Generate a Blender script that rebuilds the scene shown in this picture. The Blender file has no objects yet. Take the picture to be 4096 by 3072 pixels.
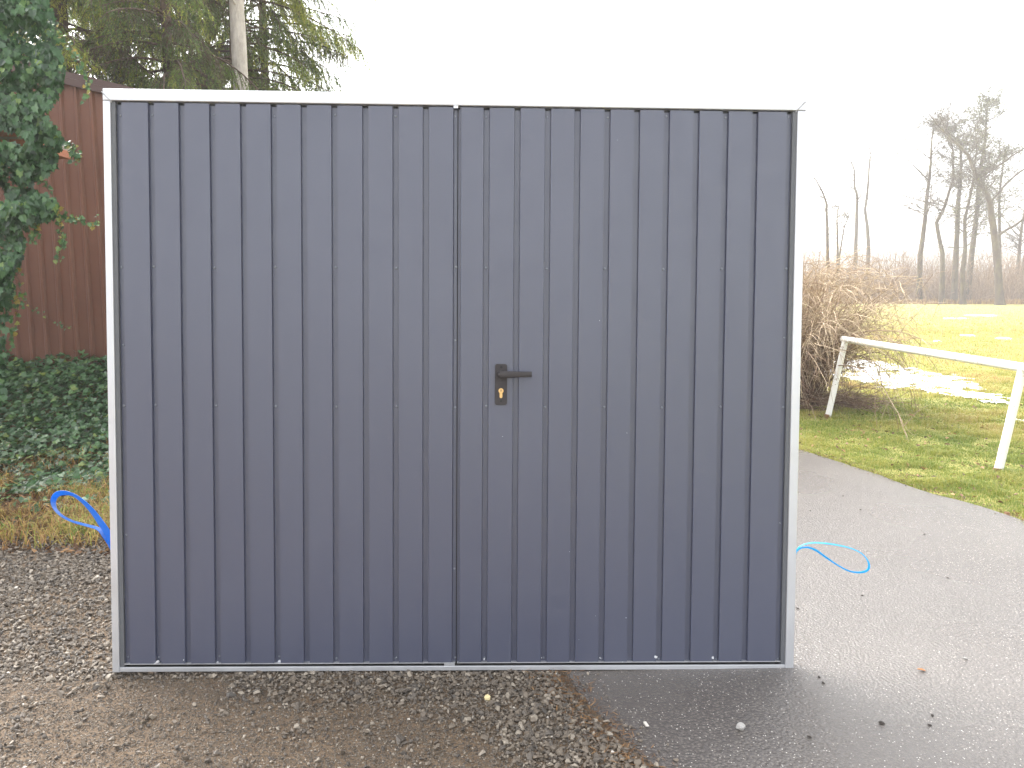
import bpy, math, random
import numpy as np
from mathutils import Vector, Matrix, Euler, noise

random.seed(7); rng = np.random.default_rng(11)
R = math.radians
scene = bpy.context.scene
C = scene.collection

# ------------------------------------------------------------------ camera
CAM_H = 1.36; PITCH = R(7.0); F_PX = 3198.0           # focal length in pixels of the 4096 px wide photograph
cam_d = bpy.data.cameras.new("camera"); cam = bpy.data.objects.new("camera", cam_d); C.objects.link(cam)
cam_d.sensor_width = 36.0; cam_d.lens = 36.0 * F_PX / 4096.0
cam_d.clip_start = 0.05; cam_d.clip_end = 3000
cam.location = (0, 0, CAM_H); cam.rotation_euler = (R(90) - PITCH, 0, 0)
scene.camera = cam

# ------------------------------------------------------------------ sky, sun, exposure
SUN_EL, SUN_AZ = R(44), R(316)      # azimuth clockwise from +Y (to the left)
world = bpy.data.worlds.new("World"); scene.world = world; world.use_nodes = True
wn = world.node_tree; wn.nodes.clear()
sky = wn.nodes.new("ShaderNodeTexSky"); sky.sky_type = 'NISHITA'; sky.sun_disc = False
sky.sun_elevation = SUN_EL; sky.sun_rotation = SUN_AZ
sky.air_density = 1.0; sky.dust_density = 4.0; sky.ozone_density = 1.0
hsv = wn.nodes.new("ShaderNodeHueSaturation"); hsv.inputs['Saturation'].default_value = 0.16; hsv.inputs['Value'].default_value = 1.0
bgn = wn.nodes.new("ShaderNodeBackground"); bgn.inputs['Strength'].default_value = 0.15
won = wn.nodes.new("ShaderNodeOutputWorld")
wn.links.new(sky.outputs[0], hsv.inputs['Color']); wn.links.new(hsv.outputs[0], bgn.inputs['Color']); wn.links.new(bgn.outputs[0], won.inputs['Surface'])
sun_d = bpy.data.lights.new("sun", 'SUN'); sun_d.energy = 0.6; sun_d.angle = R(40); sun_d.color = (1, .95, .88)
sun = bpy.data.objects.new("sun", sun_d); C.objects.link(sun)
sv = Vector((math.sin(SUN_AZ) * math.cos(SUN_EL), math.cos(SUN_AZ) * math.cos(SUN_EL), math.sin(SUN_EL)))
sun.rotation_euler = sv.to_track_quat('Z', 'Y').to_euler(); sun.location = sv * 30
vs = scene.view_settings; vs.view_transform = 'Standard'; vs.look = 'None'; vs.gamma = 1.0; vs.exposure = 2.5

# ------------------------------------------------------------------ helpers
def unit(px, py):
    """ray through a pixel of the 4096 x 3072 photograph"""
    x = (px - 2048) / F_PX; y = (py - 1536) / F_PX
    return np.array([x, math.cos(PITCH) - y * math.sin(PITCH), -math.sin(PITCH) - y * math.cos(PITCH)])
def gnd(px, py, z=0.0):
    d = unit(px, py); t = (z - CAM_H) / d[2]; return np.array([d[0] * t, d[1] * t, z])
def atd(px, py, Y):
    d = unit(px, py); t = Y / d[1]; return np.array([d[0] * t, Y, CAM_H + d[2] * t])
V2 = 1.8517
def tag(o, label=None, cat=None, group=None, kind=None):
    if label: o['label'] = label
    if cat: o['category'] = cat
    if group: o['group'] = group
    if kind: o['kind'] = kind
    return o
def empty(name, loc=(0, 0, 0), rot=None):
    o = bpy.data.objects.new(name, None); o.empty_display_size = .1; C.objects.link(o); o.location = loc
    if rot: o.rotation_euler = rot
    return o
def link(name, me, mats, parent=None):
    o = bpy.data.objects.new(name, me); C.objects.link(o)
    for m in (mats if isinstance(mats, (list, tuple)) else [mats]): me.materials.append(m)
    if parent is not None: o.parent = parent
    return o

class MB:
    """collects geometry, builds ONE mesh"""
    def __init__(s): s.V = []; s.F3 = []; s.F4 = []; s.n = 0; s.T = []; s.M3 = []; s.M4 = []; s.other = []
    def add(s, V, F3=None, F4=None, tint=.5, mi=0):
        V = np.asarray(V, float).reshape(-1, 3); s.V.append(V)
        t = np.broadcast_to(np.asarray(tint, float), (len(V),)); s.T.append(t)
        if F3 is not None and len(F3): F = np.asarray(F3, np.int64) + s.n; s.F3.append(F); s.M3.append(np.full(len(F), mi))
        if F4 is not None and len(F4): F = np.asarray(F4, np.int64) + s.n; s.F4.append(F); s.M4.append(np.full(len(F), mi))
        s.n += len(V)
    def box(s, x0, x1, y0, y1, z0, z1, mi=0, tint=.5):
        V = [(x, y, z) for z in (z0, z1) for y in (y0, y1) for x in (x0, x1)]
        s.add(V, F4=[(0, 2, 3, 1), (4, 5, 7, 6), (0, 1, 5, 4), (2, 6, 7, 3), (0, 4, 6, 2), (1, 3, 7, 5)], mi=mi, tint=tint)
    def tube(s, P, r, k=6, tint=.5, cap=True, mi=0):
        P = np.asarray(P, float); n = len(P); r = np.broadcast_to(np.asarray(r, float), (n,))
        T = np.gradient(P, axis=0); T /= np.linalg.norm(T, axis=1)[:, None] + 1e-12
        up = np.array([0, 0, 1.]) if abs(T[:, 2].mean()) < .8 else np.array([1., 0, 0])
        A = np.cross(T, up); A /= np.linalg.norm(A, axis=1)[:, None] + 1e-12; B = np.cross(T, A)
        a = np.arange(k) * 2 * math.pi / k
        V = P[:, None] + r[:, None, None] * (np.cos(a)[None, :, None] * A[:, None] + np.sin(a)[None, :, None] * B[:, None])
        i = np.arange(n - 1)[:, None] * k; j = np.arange(k)[None]; j2 = (j + 1) % k
        F = np.stack([i + j, i + j2, i + k + j2, i + k + j], -1).reshape(-1, 4)
        t = np.asarray(tint, float); t = np.repeat(t, k) if t.ndim else t
        s.add(V.reshape(-1, 3), F4=F, tint=t, mi=mi)
        if cap and k > 3:
            for e, rev in ((0, True), (n - 1, False)):
                base = s.n; ring = V[e]; Vc = np.vstack([ring, P[e]])
                f = [((a2 + 1) % k, a2, k) if rev else (a2, (a2 + 1) % k, k) for a2 in range(k)]
                s.add(Vc, F3=f, tint=float(np.mean(tint)), mi=mi)
    def scatter(s, tV, tF3, pos, rot, scl, tint, mi=0):
        tV = np.asarray(tV, float); n = len(pos); m = len(tV)
        scl = np.asarray(scl, float); scl = scl[:, None] if scl.ndim == 1 else scl
        W = np.einsum('nij,nmj->nmi', rot, tV[None] * scl[:, None, :]) + pos[:, None]
        F = (np.asarray(tF3)[None] + (np.arange(n) * m)[:, None, None]).reshape(-1, 3)
        s.add(W.reshape(-1, 3), F3=F, tint=np.repeat(tint, m), mi=mi)
    def build(s, name, mats, parent=None, smooth=False):
        V = np.vstack(s.V); me = bpy.data.meshes.new(name)
        f3 = np.vstack(s.F3) if s.F3 else np.zeros((0, 3), int); f4 = np.vstack(s.F4) if s.F4 else np.zeros((0, 4), int)
        nl = f3.size + f4.size; nf = len(f3) + len(f4)
        me.vertices.add(len(V)); me.loops.add(nl); me.polygons.add(nf)
        me.vertices.foreach_set('co', V.astype(np.float32).ravel())
        me.loops.foreach_set('vertex_index', np.concatenate([f3.ravel(), f4.ravel()]).astype(np.int32))
        st = np.concatenate([np.arange(len(f3)) * 3, f3.size + np.arange(len(f4)) * 4]).astype(np.int32)
        me.polygons.foreach_set('loop_start', st)
        mi = np.concatenate(([np.concatenate(s.M3)] if s.M3 else []) + ([np.concatenate(s.M4)] if s.M4 else []))
        me.polygons.foreach_set('material_index', mi.astype(np.int32))
        me.polygons.foreach_set('use_smooth', np.full(nf, bool(smooth)))
        me.update(calc_edges=True)
        at = me.attributes.new('tint', 'FLOAT', 'POINT'); at.data.foreach_set('value', np.concatenate(s.T).astype(np.float32))
        return link(name, me, mats, parent)
def bevel(o, w, seg=2):
    m = o.modifiers.new('bevel', 'BEVEL'); m.width = w; m.segments = seg; m.limit_method = 'ANGLE'; return o

def rot_from_normals(N, spin):
    """rotation matrices whose local +Z is N, spun about it"""
    N = N / (np.linalg.norm(N, axis=1)[:, None] + 1e-12)
    ref = np.where(np.abs(N[:, 2:3]) < .95, np.array([[0, 0, 1.]]), np.array([[1., 0, 0]]))
    X = np.cross(ref, N); X /= np.linalg.norm(X, axis=1)[:, None] + 1e-12; Y = np.cross(N, X)
    c, s_ = np.cos(spin)[:, None], np.sin(spin)[:, None]
    return np.stack([c * X + s_ * Y, -s_ * X + c * Y, N], -1)
def rot_dir(D, N):
    """local +Y along D, local +Z near N"""
    D = D / (np.linalg.norm(D, axis=1)[:, None] + 1e-12)
    X = np.cross(D, N); X /= np.linalg.norm(X, axis=1)[:, None] + 1e-12; Z = np.cross(X, D)
    return np.stack([X, D, Z], -1)
def nz(x, y, s=1.0, o=0): return noise.noise(Vector((x * s + o, y * s - o, o * .7)))
def grid_noise(X, Y, s, seed=0, oct=3):
    """cheap vectorised value noise, -1..1"""
    out = np.zeros_like(X, float); amp = 1; tot = 0
    for k in range(oct):
        xs = X * s * 2 ** k + 37.1 * k + seed; ys = Y * s * 2 ** k - 11.7 * k + seed * 1.7
        xi = np.floor(xs).astype(int); yi = np.floor(ys).astype(int); fx = xs - xi; fy = ys - yi
        fx = fx * fx * (3 - 2 * fx); fy = fy * fy * (3 - 2 * fy)
        def h(a, b): return (np.sin(a * 127.1 + b * 311.7 + seed * 5.3) * 43758.5453) % 1.0
        v = (h(xi, yi) * (1 - fx) + h(xi + 1, yi) * fx) * (1 - fy) + (h(xi, yi + 1) * (1 - fx) + h(xi + 1, yi + 1) * fx) * fy
        out += amp * (v * 2 - 1); tot += amp; amp *= .5
    return out / tot
def in_poly(X, Y, P):
    P = np.asarray(P); ins = np.zeros(X.shape, bool); j = len(P) - 1
    for i in range(len(P)):
        xi, yi = P[i][:2]; xj, yj = P[j][:2]
        c = ((yi > Y) != (yj > Y)) & (X < (xj - xi) * (Y - yi) / (yj - yi + 1e-12) + xi); ins ^= c; j = i
    return ins

# ------------------------------------------------------------------ materials
class Mat:
    def __init__(s, name, rough=.7, metal=0, spec=.5):
        s.m = bpy.data.materials.new(name); s.m.use_nodes = True; s.t = s.m.node_tree; s.n = s.t.nodes; s.l = s.t.links
        s.b = s.n['Principled BSDF']; s.b.inputs['Roughness'].default_value = rough; s.b.inputs['Metallic'].default_value = metal
        s.b.inputs['Specular IOR Level'].default_value = spec
        s.tc = s.n.new('ShaderNodeTexCoord')
    def noise(s, scale, detail=4, rough=.6, vec=None, sc=None):
        n = s.n.new('ShaderNodeTexNoise'); n.inputs['Scale'].default_value = scale; n.inputs['Detail'].default_value = detail; n.inputs['Roughness'].default_value = rough
        if sc is not None:
            mp = s.n.new('ShaderNodeMapping'); mp.inputs['Scale'].default_value = sc; s.l.new(s.tc.outputs['Object'], mp.inputs[0]); s.l.new(mp.outputs[0], n.inputs['Vector'])
        else: s.l.new(vec or s.tc.outputs['Object'], n.inputs['Vector'])
        return n.outputs['Fac']
    def voro(s, scale, feature='F1', out='Distance', sc=None):
        n = s.n.new('ShaderNodeTexVoronoi'); n.inputs['Scale'].default_value = scale; n.feature = feature
        s.l.new(s.tc.outputs['Object'], n.inputs['Vector']); return n.outputs[out]
    def attr(s, name='tint'):
        n = s.n.new('ShaderNodeAttribute'); n.attribute_name = name; return n.outputs['Fac']
    def ramp(s, fac, stops, interp='LINEAR'):
        n = s.n.new('ShaderNodeValToRGB'); n.color_ramp.interpolation = interp; e = n.color_ramp.elements
        while len(e) < len(stops): e.new(0.5)
        for i, (p, c) in enumerate(stops):
            e[i].position = p; e[i].color = (c[0], c[1], c[2], 1) if isinstance(c, (tuple, list)) else (c, c, c, 1)
        s.l.new(fac, n.inputs[0]); return n.outputs[0]
    def mix(s, fac, a, b, mode='MIX'):
        n = s.n.new('ShaderNodeMix'); n.data_type = 'RGBA'; n.blend_type = mode
        for sock, v in ((n.inputs[0], fac), (n.inputs[6], a), (n.inputs[7], b)):
            if hasattr(v, 'is_linked'): s.l.new(v, sock)
            elif isinstance(v, (tuple, list)): sock.default_value = (*v[:3], 1)
            else: sock.default_value = v
        return n.outputs[2]
    def math(s, op, a, b=0.0, clamp=False):
        n = s.n.new('ShaderNodeMath'); n.operation = op; n.use_clamp = clamp
        for sock, v in ((n.inputs[0], a), (n.inputs[1], b)):
            if hasattr(v, 'is_linked'): s.l.new(v, sock)
            else: sock.default_value = v
        return n.outputs[0]
    def color(s, c):
        if hasattr(c, 'is_linked'): s.l.new(c, s.b.inputs['Base Color'])
        else: s.b.inputs['Base Color'].default_value = (*c, 1)
        return s
    def rough(s, c):
        s.l.new(c, s.b.inputs['Roughness']); return s
    def bump(s, h, dist=.01, strength=1.0):
        n = s.n.new('ShaderNodeBump'); n.inputs['Distance'].default_value = dist; n.inputs['Strength'].default_value = strength
        s.l.new(h, n.inputs['Height']); s.l.new(n.outputs[0], s.b.inputs['Normal']); return s
def foliage(name, stops, rough=.5, trans=.25, spec=.4):
    m = Mat(name, rough, spec=spec); c = m.ramp(m.attr(), stops); m.color(c)
    tr = m.n.new('ShaderNodeBsdfTranslucent'); m.l.new(c, tr.inputs[0]); mx = m.n.new('ShaderNodeMixShader'); mx.inputs[0].default_value = trans
    out = m.n['Material Output']; m.l.new(m.b.outputs[0], mx.inputs[1]); m.l.new(tr.outputs[0], mx.inputs[2]); m.l.new(mx.outputs[0], out.inputs[0])
    return m.m

# anthracite coated sheet
m = Mat('anthracite_coating', .38, spec=.85)
n1 = m.noise(1.2, 3, sc=(1, 1, .35)); n2 = m.noise(420, 2)
c = m.mix(m.math('MULTIPLY', n1, .6), (.047, .054, .094), (.060, .067, .110)); c = m.mix(m.math('MULTIPLY', n2, .25), c, (.065, .07, .085)); m.color(c)
dust = m.ramp(m.noise(9, 6, .7), [(.45, .36), (.75, .46)]); m.rough(dust); m.bump(n2, .0006, .5); PANEL = m.m
m = Mat('edge_steel', .5, spec=.5); m.color(m.mix(m.noise(14, 5), (.07, .075, .085), (.11, .115, .125))); EDGE = m.m
# galvanised steel
m = Mat('galvanised_steel', .42, metal=.75)
sp = m.voro(90, out='Color'); big = m.noise(6, 6, .65, sc=(1, 1, 1)); st = m.noise(40, 4, .6, sc=(1, 1, .12))
c = m.mix(m.math('MULTIPLY', big, .8), (.50, .51, .54), (.66, .67, .69)); c = m.mix(m.math('MULTIPLY', st, .3), c, (.42, .43, .46)); m.color(c)
m.rough(m.ramp(big, [(.3, .36), (.7, .52)])); m.bump(big, .002, .25); GALV = m.m
m = Mat('weld_grey', .6, metal=.5); m.color(m.mix(m.noise(300, 4), (.2, .2, .21), (.6, .6, .6))); m.bump(m.noise(400, 3), .003); WELD = m.m
m = Mat('bare_zinc', .35, metal=.8); m.color(m.mix(m.noise(500, 4), (.5, .52, .56), (.9, .9, .93))); m.bump(m.noise(600, 3), .002); ZINC = m.m
m = Mat('black_recess', .8); m.color((.012, .012, .014)); BLACK = m.m
m = Mat('handle_plastic', .5, spec=.3); m.color(m.mix(m.noise(60, 4), (.026, .022, .024), (.045, .040, .041))); m.bump(m.noise(900, 2), .0005); HANDLE = m.m
m = Mat('brass', .28, metal=1.0); m.color(m.mix(m.noise(200, 3), (.55, .35, .15), (.68, .47, .23))); BRASS = m.m
m = Mat('screw_steel', .4, metal=.6); m.color(m.mix(m.noise(400, 2), (.09, .10, .13), (.32, .34, .38))); SCREW = m.m
# blue polyester webbing
def webbing(name, ca, cb, tc_, tf):
  m = Mat(name, .3, spec=.8)
  wv = m.noise(500, 2); c = m.mix(wv, ca, cb); m.color(c); m.bump(wv, .001)
  tr = m.n.new('ShaderNodeBsdfTranslucent'); tr.inputs[0].default_value = (*tc_, 1); mx = m.n.new('ShaderNodeMixShader'); mx.inputs[0].default_value = tf
  m.l.new(m.b.outputs[0], mx.inputs[1]); m.l.new(tr.outputs[0], mx.inputs[2]); m.l.new(mx.outputs[0], m.n['Material Output'].inputs[0]); return m.m
WEB = webbing('blue_webbing', (.0, .07, .40), (.01, .22, .70), (.0, .38, .85), .45); WEBL = webbing('light_blue_webbing', (.0, .30, .62), (.03, .55, .85), (.03, .55, .88), .45)
# ground
m = Mat('field_soil_and_grass', .9, spec=.2)
a = m.noise(.35, 6, .6); b = m.noise(6, 6, .7); d = m.noise(45, 4, .7)
c = m.mix(m.ramp(a, [(.35, 0), (.65, 1)]), (.30, .27, .085), (.265, .265, .070)); c = m.mix(m.ramp(b, [(.4, 0), (.75, .7)]), c, (.36, .31, .11)); c = m.mix(m.ramp(d, [(.5, 0), (.8, .5)]), c, (.16, .14, .045)); m.color(c)
m.bump(m.math('ADD', b, d), .03, .8); FIELD = m.m
m = Mat('leaf_litter_soil', .9, spec=.2)
b = m.noise(7, 6, .7); d = m.noise(50, 5, .7); c = m.mix(m.ramp(b, [(.35, 0), (.65, 1)]), (.085, .052, .03), (.16, .105, .05)); c = m.mix(m.ramp(d, [(.45, 0), (.8, 1)]), c, (.24, .17, .08)); m.color(c); m.bump(d, .02); LITTER = m.m
m = Mat('muddy_gravel', .55, spec=.45)
a = m.noise(1.8, 5, .6); b = m.noise(16, 6, .7); v = m.voro(95, out='Color'); vd = m.voro(95); g = m.noise(160, 4, .7)
mud = m.mix(m.ramp(b, [(.3, 0), (.7, 1)]), (.135, .084, .045), (.205, .140, .082))
mud = m.mix(m.ramp(g, [(.45, 0), (.85, .8)]), mud, (.27, .21, .15))
sepv = m.n.new('ShaderNodeSeparateColor'); m.l.new(v, sepv.inputs[0])
stc = m.ramp(sepv.outputs[0], [(0, (.06, .055, .055)), (.5, (.15, .125, .10)), (.93, (.22, .18, .13)), (1, (.5, .45, .38))])
msk = m.math('MULTIPLY', m.ramp(sepv.outputs[1], [(.46, 0), (.50, 1)]), m.ramp(vd, [(.34, 1), (.44, 0)]))
c = m.mix(msk, mud, stc); c = m.mix(m.ramp(a, [(.5, 0), (.7, .5)]), c, (.060, .048, .038)); m.color(c)
m.rough(m.ramp(a, [(.35, .38), (.6, .7)]))
m.bump(m.math('ADD', m.math('MULTIPLY', msk, .6), m.math('ADD', b, g)), .011, 1.0); MUD = m.m
m = Mat('wet_asphalt', .45, spec=1.0)
v = m.voro(95); g = m.noise(150, 4, .7); big = m.noise(1.1, 4, .6); v2 = m.voro(150, out='Color'); vd2 = m.voro(150)
sepv = m.n.new('ShaderNodeSeparateColor'); m.l.new(v2, sepv.inputs[0])
c = m.mix(m.ramp(v, [(.0, 0), (.5, 1)]), (.170, .145, .125), (.066, .055, .047)); c = m.mix(m.ramp(big, [(.4, 0), (.65, .6)]), c, (.105, .090, .078))
spk = m.math('MULTIPLY', m.ramp(sepv.outputs[0], [(.90, 0), (.92, 1)]), m.ramp(vd2, [(.22, 1), (.34, 0)]))
c = m.mix(spk, c, (.62, .58, .52)); m.color(c)
m.rough(m.ramp(m.noise(.9, 2, .5), [(.3, .22), (.7, .32)]))
m.bump(m.math('ADD', m.math('MULTIPLY', v, .9), g), .006, .7); ASPH = m.m
m = Mat('stone', .55, spec=.45); m.color(m.mix(m.math('MULTIPLY', m.noise(120, 4), .5), m.ramp(m.attr(), [(0, (.030, .028, .027)), (.35, (.075, .065, .055)), (.6, (.125, .100, .075)), (.85, (.175, .145, .11)), (.95, (.42, .37, .30)), (1, (.7, .66, .6))]), (.13, .10, .07))); STONE = m.m
m = Mat('pale_stone', .6); m.color(m.mix(m.noise(60, 5), (.26, .25, .235), (.46, .44, .42))); m.bump(m.noise(150, 4), .003); PALE = m.m
GRASS = foliage('grass_blades', [(0, (.12, .19, .025)), (.3, (.23, .27, .045)), (.55, (.36, .34, .075)), (.8, (.47, .41, .15)), (1, (.46, .32, .13))], .5, .4, .4)
DRYG = foliage('dry_grass', [(0, (.10, .055, .025)), (.3, (.24, .13, .05)), (.6, (.44, .28, .10)), (.8, (.36, .33, .08)), (1, (.18, .27, .05))], .6, .3, .3)
LEAFL = foliage('dead_leaves', [(0, (.06, .03, .02)), (.5, (.17, .09, .04)), (1, (.34, .20, .09))], .6, .1, .3)
IVY = foliage('ivy_leaves', [(0, (.018, .042, .020)), (.5, (.046, .112, .042)), (.8, (.085, .175, .065)), (.93, (.14, .22, .05)), (1, (.28, .22, .05))], .36, .2, .45)
NEEDLE = foliage('spruce_needles', [(0, (.11, .085, .045)), (.3, (.095, .155, .050)), (.6, (.19, .26, .062)), (.85, (.36, .39, .07)), (1, (.52, .50, .09))], .5, .5, .35)
LARCHN = foliage('faded_needles', [(0, (.04, .045, .016)), (.5, (.09, .10, .025)), (1, (.18, .16, .04))], .6, .25, .3)
m = Mat('pale_bark', .85); m.color(m.mix(m.ramp(m.noise(10, 6, .7, sc=(1, 1, .5)), [(.35, 0), (.7, 1)]), (.34, .30, .27), (.56, .52, .48))); m.bump(m.noise(25, 5, .7, sc=(1, 1, .3)), .02); PBARK = m.m
m = Mat('brown_bark', .9); m.color(m.mix(m.ramp(m.noise(12, 6, .7, sc=(1, 1, .3)), [(.35, 0), (.7, 1)]), (.060, .040, .030), (.15, .10, .07))); m.bump(m.noise(30, 5, .7, sc=(1, 1, .2)), .02); BBARK = m.m
m = Mat('mossy_bark', .9); m.color(m.mix(m.ramp(m.noise(3, 6, .7, sc=(1, 1, .5)), [(.4, 0), (.65, 1)]), (.055, .034, .024), (.105, .088, .032))); m.bump(m.noise(8, 5, .7, sc=(1, 1, .2)), .05); MBARK = m.m
m = Mat('thicket_twigs', .9); m.color(m.ramp(m.attr(), [(0, (.10, .060, .036)), (.5, (.21, .135, .078)), (1, (.36, .25, .145))])); TWIG = m.m
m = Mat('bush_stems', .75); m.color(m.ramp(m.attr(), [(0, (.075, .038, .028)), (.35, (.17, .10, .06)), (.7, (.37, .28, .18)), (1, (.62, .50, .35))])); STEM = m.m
m = Mat('snow', .6, spec=.3); m.color((.86, .87, .90)); m.b.inputs['Subsurface Weight'].default_value = 0.0; m.bump(m.noise(30, 5), .02); SNOW = m.m
m = Mat('white_pipe_paint', .45)
r1 = m.noise(7, 6, .75); r2 = m.noise(38, 6, .75)
msk = m.ramp(m.math('ADD', m.math('MULTIPLY', r1, .5), m.math('MULTIPLY', r2, .5)), [(.56, 0), (.60, 1)])
m.color(m.mix(msk, m.mix(m.noise(3, 5), (.72, .71, .68), (.82, .81, .79)), (.20, .11, .055))); PIPE = m.m
m = Mat('rust', .85); m.color(m.mix(m.noise(60, 5), (.12, .06, .03), (.34, .20, .09))); m.bump(m.noise(120, 4), .004); RUST = m.m
m = Mat('brown_sheet', .55, spec=.4)
c = m.mix(m.ramp(m.noise(2.2, 6, .7, sc=(1, 1, .6)), [(.3, 0), (.7, 1)]), (.115, .046, .028), (.155, .066, .038)); c = m.mix(m.ramp(m.noise(5, 6, .7, sc=(1, 1, .15)), [(.5, 0), (.8, .6)]), c, (.075, .040, .030)); m.color(c); BROWN = m.m
m = Mat('brown_flashing', .5); m.color(m.mix(m.noise(5, 4), (.045, .020, .016), (.065, .030, .022))); FLASH = m.m
m = Mat('brick', .85)
bt = m.n.new('ShaderNodeTexBrick'); bt.inputs['Scale'].default_value = 1; bt.inputs['Brick Width'].default_value = .25; bt.inputs['Row Height'].default_value = .077; bt.inputs['Mortar Size'].default_value = .008
bt.inputs['Color1'].default_value = (.42, .15, .075, 1); bt.inputs['Color2'].default_value = (.30, .10, .055, 1); bt.inputs['Mortar'].default_value = (.30, .27, .23, 1)
mp = m.n.new('ShaderNodeMapping'); mp.inputs['Rotation'].default_value = (R(90), 0, 0); m.l.new(m.tc.outputs['Object'], mp.inputs[0]); m.l.new(mp.outputs[0], bt.inputs['Vector'])
m.color(m.mix(m.math('MULTIPLY', m.noise(20, 5), .5), bt.outputs[0], (.18, .09, .06))); m.bump(m.math('SUBTRACT', m.noise(60, 4), bt.outputs[1]), .006); BRICK = m.m
m = Mat('weathered_wood', .85); m.color(m.mix(m.noise(6, 5), (.13, .10, .08), (.26, .21, .17))); WOOD = m.m
m = Mat('far_woodland', .95); m.color(m.mix(m.noise(.08, 6, .7), (.07, .065, .055), (.13, .12, .09))); HILL = m.m

# ------------------------------------------------------------------ setting: ground, yard, road, hill
def edge_y(x): return 5.55
def bank(X, Y):
    """height of the ivy bank on the left"""
    t = np.clip((Y - 5.15) / 1.9, 0, 1); t = t * t * (3 - 2 * t); s = np.clip((-1.2 - X) / 1.0, 0, 1); s = s * s * (3 - 2 * s)
    return .52 * t * s
road_right = [gnd(*p)[:2] for p in [(4096, 2089), (3924, 2035), (3743, 1978), (3562, 1917), (3369, 1851), (3194, 1797)]]
rr = [np.array([3.9, -6.]), np.array([3.55, 1.5]), np.array([3.2, 3.2])] + road_right + [np.array([2.15, 7.6]), np.array([1.6, 9.2]), np.array([.6, 12.]), np.array([-1.2, 16.5]), np.array([-4.5, 24.]), np.array([-10, 36.])]
rl = [np.array([1.5, -6.]), np.array([1.0, .5]), gnd(2640, 3072)[:2], gnd(2560, 3010)[:2], gnd(2440, 2900)[:2], gnd(2330, 2790)[:2], gnd(2240, 2700)[:2], np.array([.08, 3.4]), np.array([-.1, 4.6]), np.array([-.35, 6.4]), np.array([-.9, 8.6]), np.array([-1.9, 11.2]), np.array([-3.9, 15.4]), np.array([-7.2, 22.5]), np.array([-12.6, 34.])]
def resample(P, n, jit, seed):
    P = np.array(P); d = np.r_[0, np.cumsum(np.linalg.norm(np.diff(P, axis=0), axis=1))]; t = np.linspace(0, d[-1], n)
    Q = np.stack([np.interp(t, d, P[:, 0]), np.interp(t, d, P[:, 1])], 1)
    k = np.ones(9) / 9
    for a in (0, 1): Q[4:-4, a] = np.convolve(Q[:, a], k, 'same')[4:-4]
    w = grid_noise(t, t * 0, 2.3, seed, 4); Q[:, 0] += jit * w
    return Q
rrQ = resample(rr, 900, .05, 3); rlQ = resample(rl, 900, .07, 9)
road_poly = np.vstack([rlQ, rrQ[::-1]])
def x_at(Q, Y): return np.interp(Y, Q[:, 1], Q[:, 0])
def ground_z(X, Y):
    z = bank(X, Y)
    xr = x_at(rrQ, Y); s = np.clip((X - xr) / .5, 0, 1)
    z = z + s * (.012 + .02 * grid_noise(X, Y, .8, 4, 3)) * np.clip(1.5 - np.hypot(X, Y) / 60, .3, 1)
    s2 = np.clip((-1.0 - X) / .5, 0, 1) * np.clip((Y - 4.3) / .6, 0, 1)
    return z - .010 + s2 * (.012 + .02 * grid_noise(X, Y, 1.5, 8, 3))
def axis(a, b, step, far, n):
    inner = np.arange(a, b + step / 2, step); g = np.geomspace(step, far, n); return np.r_[(a - np.cumsum(g)[::1])[::-1], inner, b + np.cumsum(g)]
gx = axis(-7, 9, .08, 60, 40); gy = axis(-2, 16, .08, 60, 40)
X, Y = np.meshgrid(gx, gy); Z = ground_z(X, Y)
mb = MB(); nx_, ny_ = len(gx), len(gy); i = np.arange(ny_ - 1)[:, None] * nx_ + np.arange(nx_ - 1)[None]
F = np.stack([i, i + 1, i + nx_ + 1, i + nx_], -1).reshape(-1, 4)
cx_ = (X[:-1, :-1] + X[1:, 1:]) / 2; cy_ = (Y[:-1, :-1] + Y[1:, 1:]) / 2
lit = ((cx_ < -.9) & (cx_ > -60) & (cy_ < 40)).ravel()
V = np.stack([X, Y, Z], -1).reshape(-1, 3)
mb.add(V, F4=F[~lit], mi=0); 
mb.F4.append(F[lit]); mb.M4.append(np.full(int(lit.sum()), 1))
o = mb.build('ground', [FIELD, LITTER], smooth=True); tag(o, kind='structure')
# muddy gravel yard, its own sheet above the ground, gently uneven
yx = np.arange(-6.5, 1.6, .03); yy = np.arange(-5, 4.75, .03)
Xg, Yg = np.meshgrid(yx, yy); Zg = .003 + .0 * Xg
def yard_z(X, Y): return .004 + np.maximum(0, .010 * grid_noise(X, Y, 1.6, 5, 4) + .004)
Zg = yard_z(Xg, Yg)
ok = (Xg < x_at(rlQ, Yg) + .05) & (Yg < 4.28 + .18 * grid_noise(Xg, Yg, 1.5, 2, 4) + .3 * np.clip(Xg + 1, -1, .5))
okf = ok[:-1, :-1] & ok[1:, 1:] & ok[1:, :-1] & ok[:-1, 1:]
nxx = len(yx); i = (np.arange(len(yy) - 1)[:, None] * nxx + np.arange(nxx - 1)[None])[okf]
mb = MB(); mb.add(np.stack([Xg, Yg, np.where(Xg > x_at(rlQ, Yg) - .06, .0015, Zg)], -1).reshape(-1, 3), F4=np.stack([i, i + 1, i + nxx + 1, i + nxx], -1)); o = mb.build('gravel_yard', MUD, smooth=True); tag(o, kind='structure')
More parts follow.
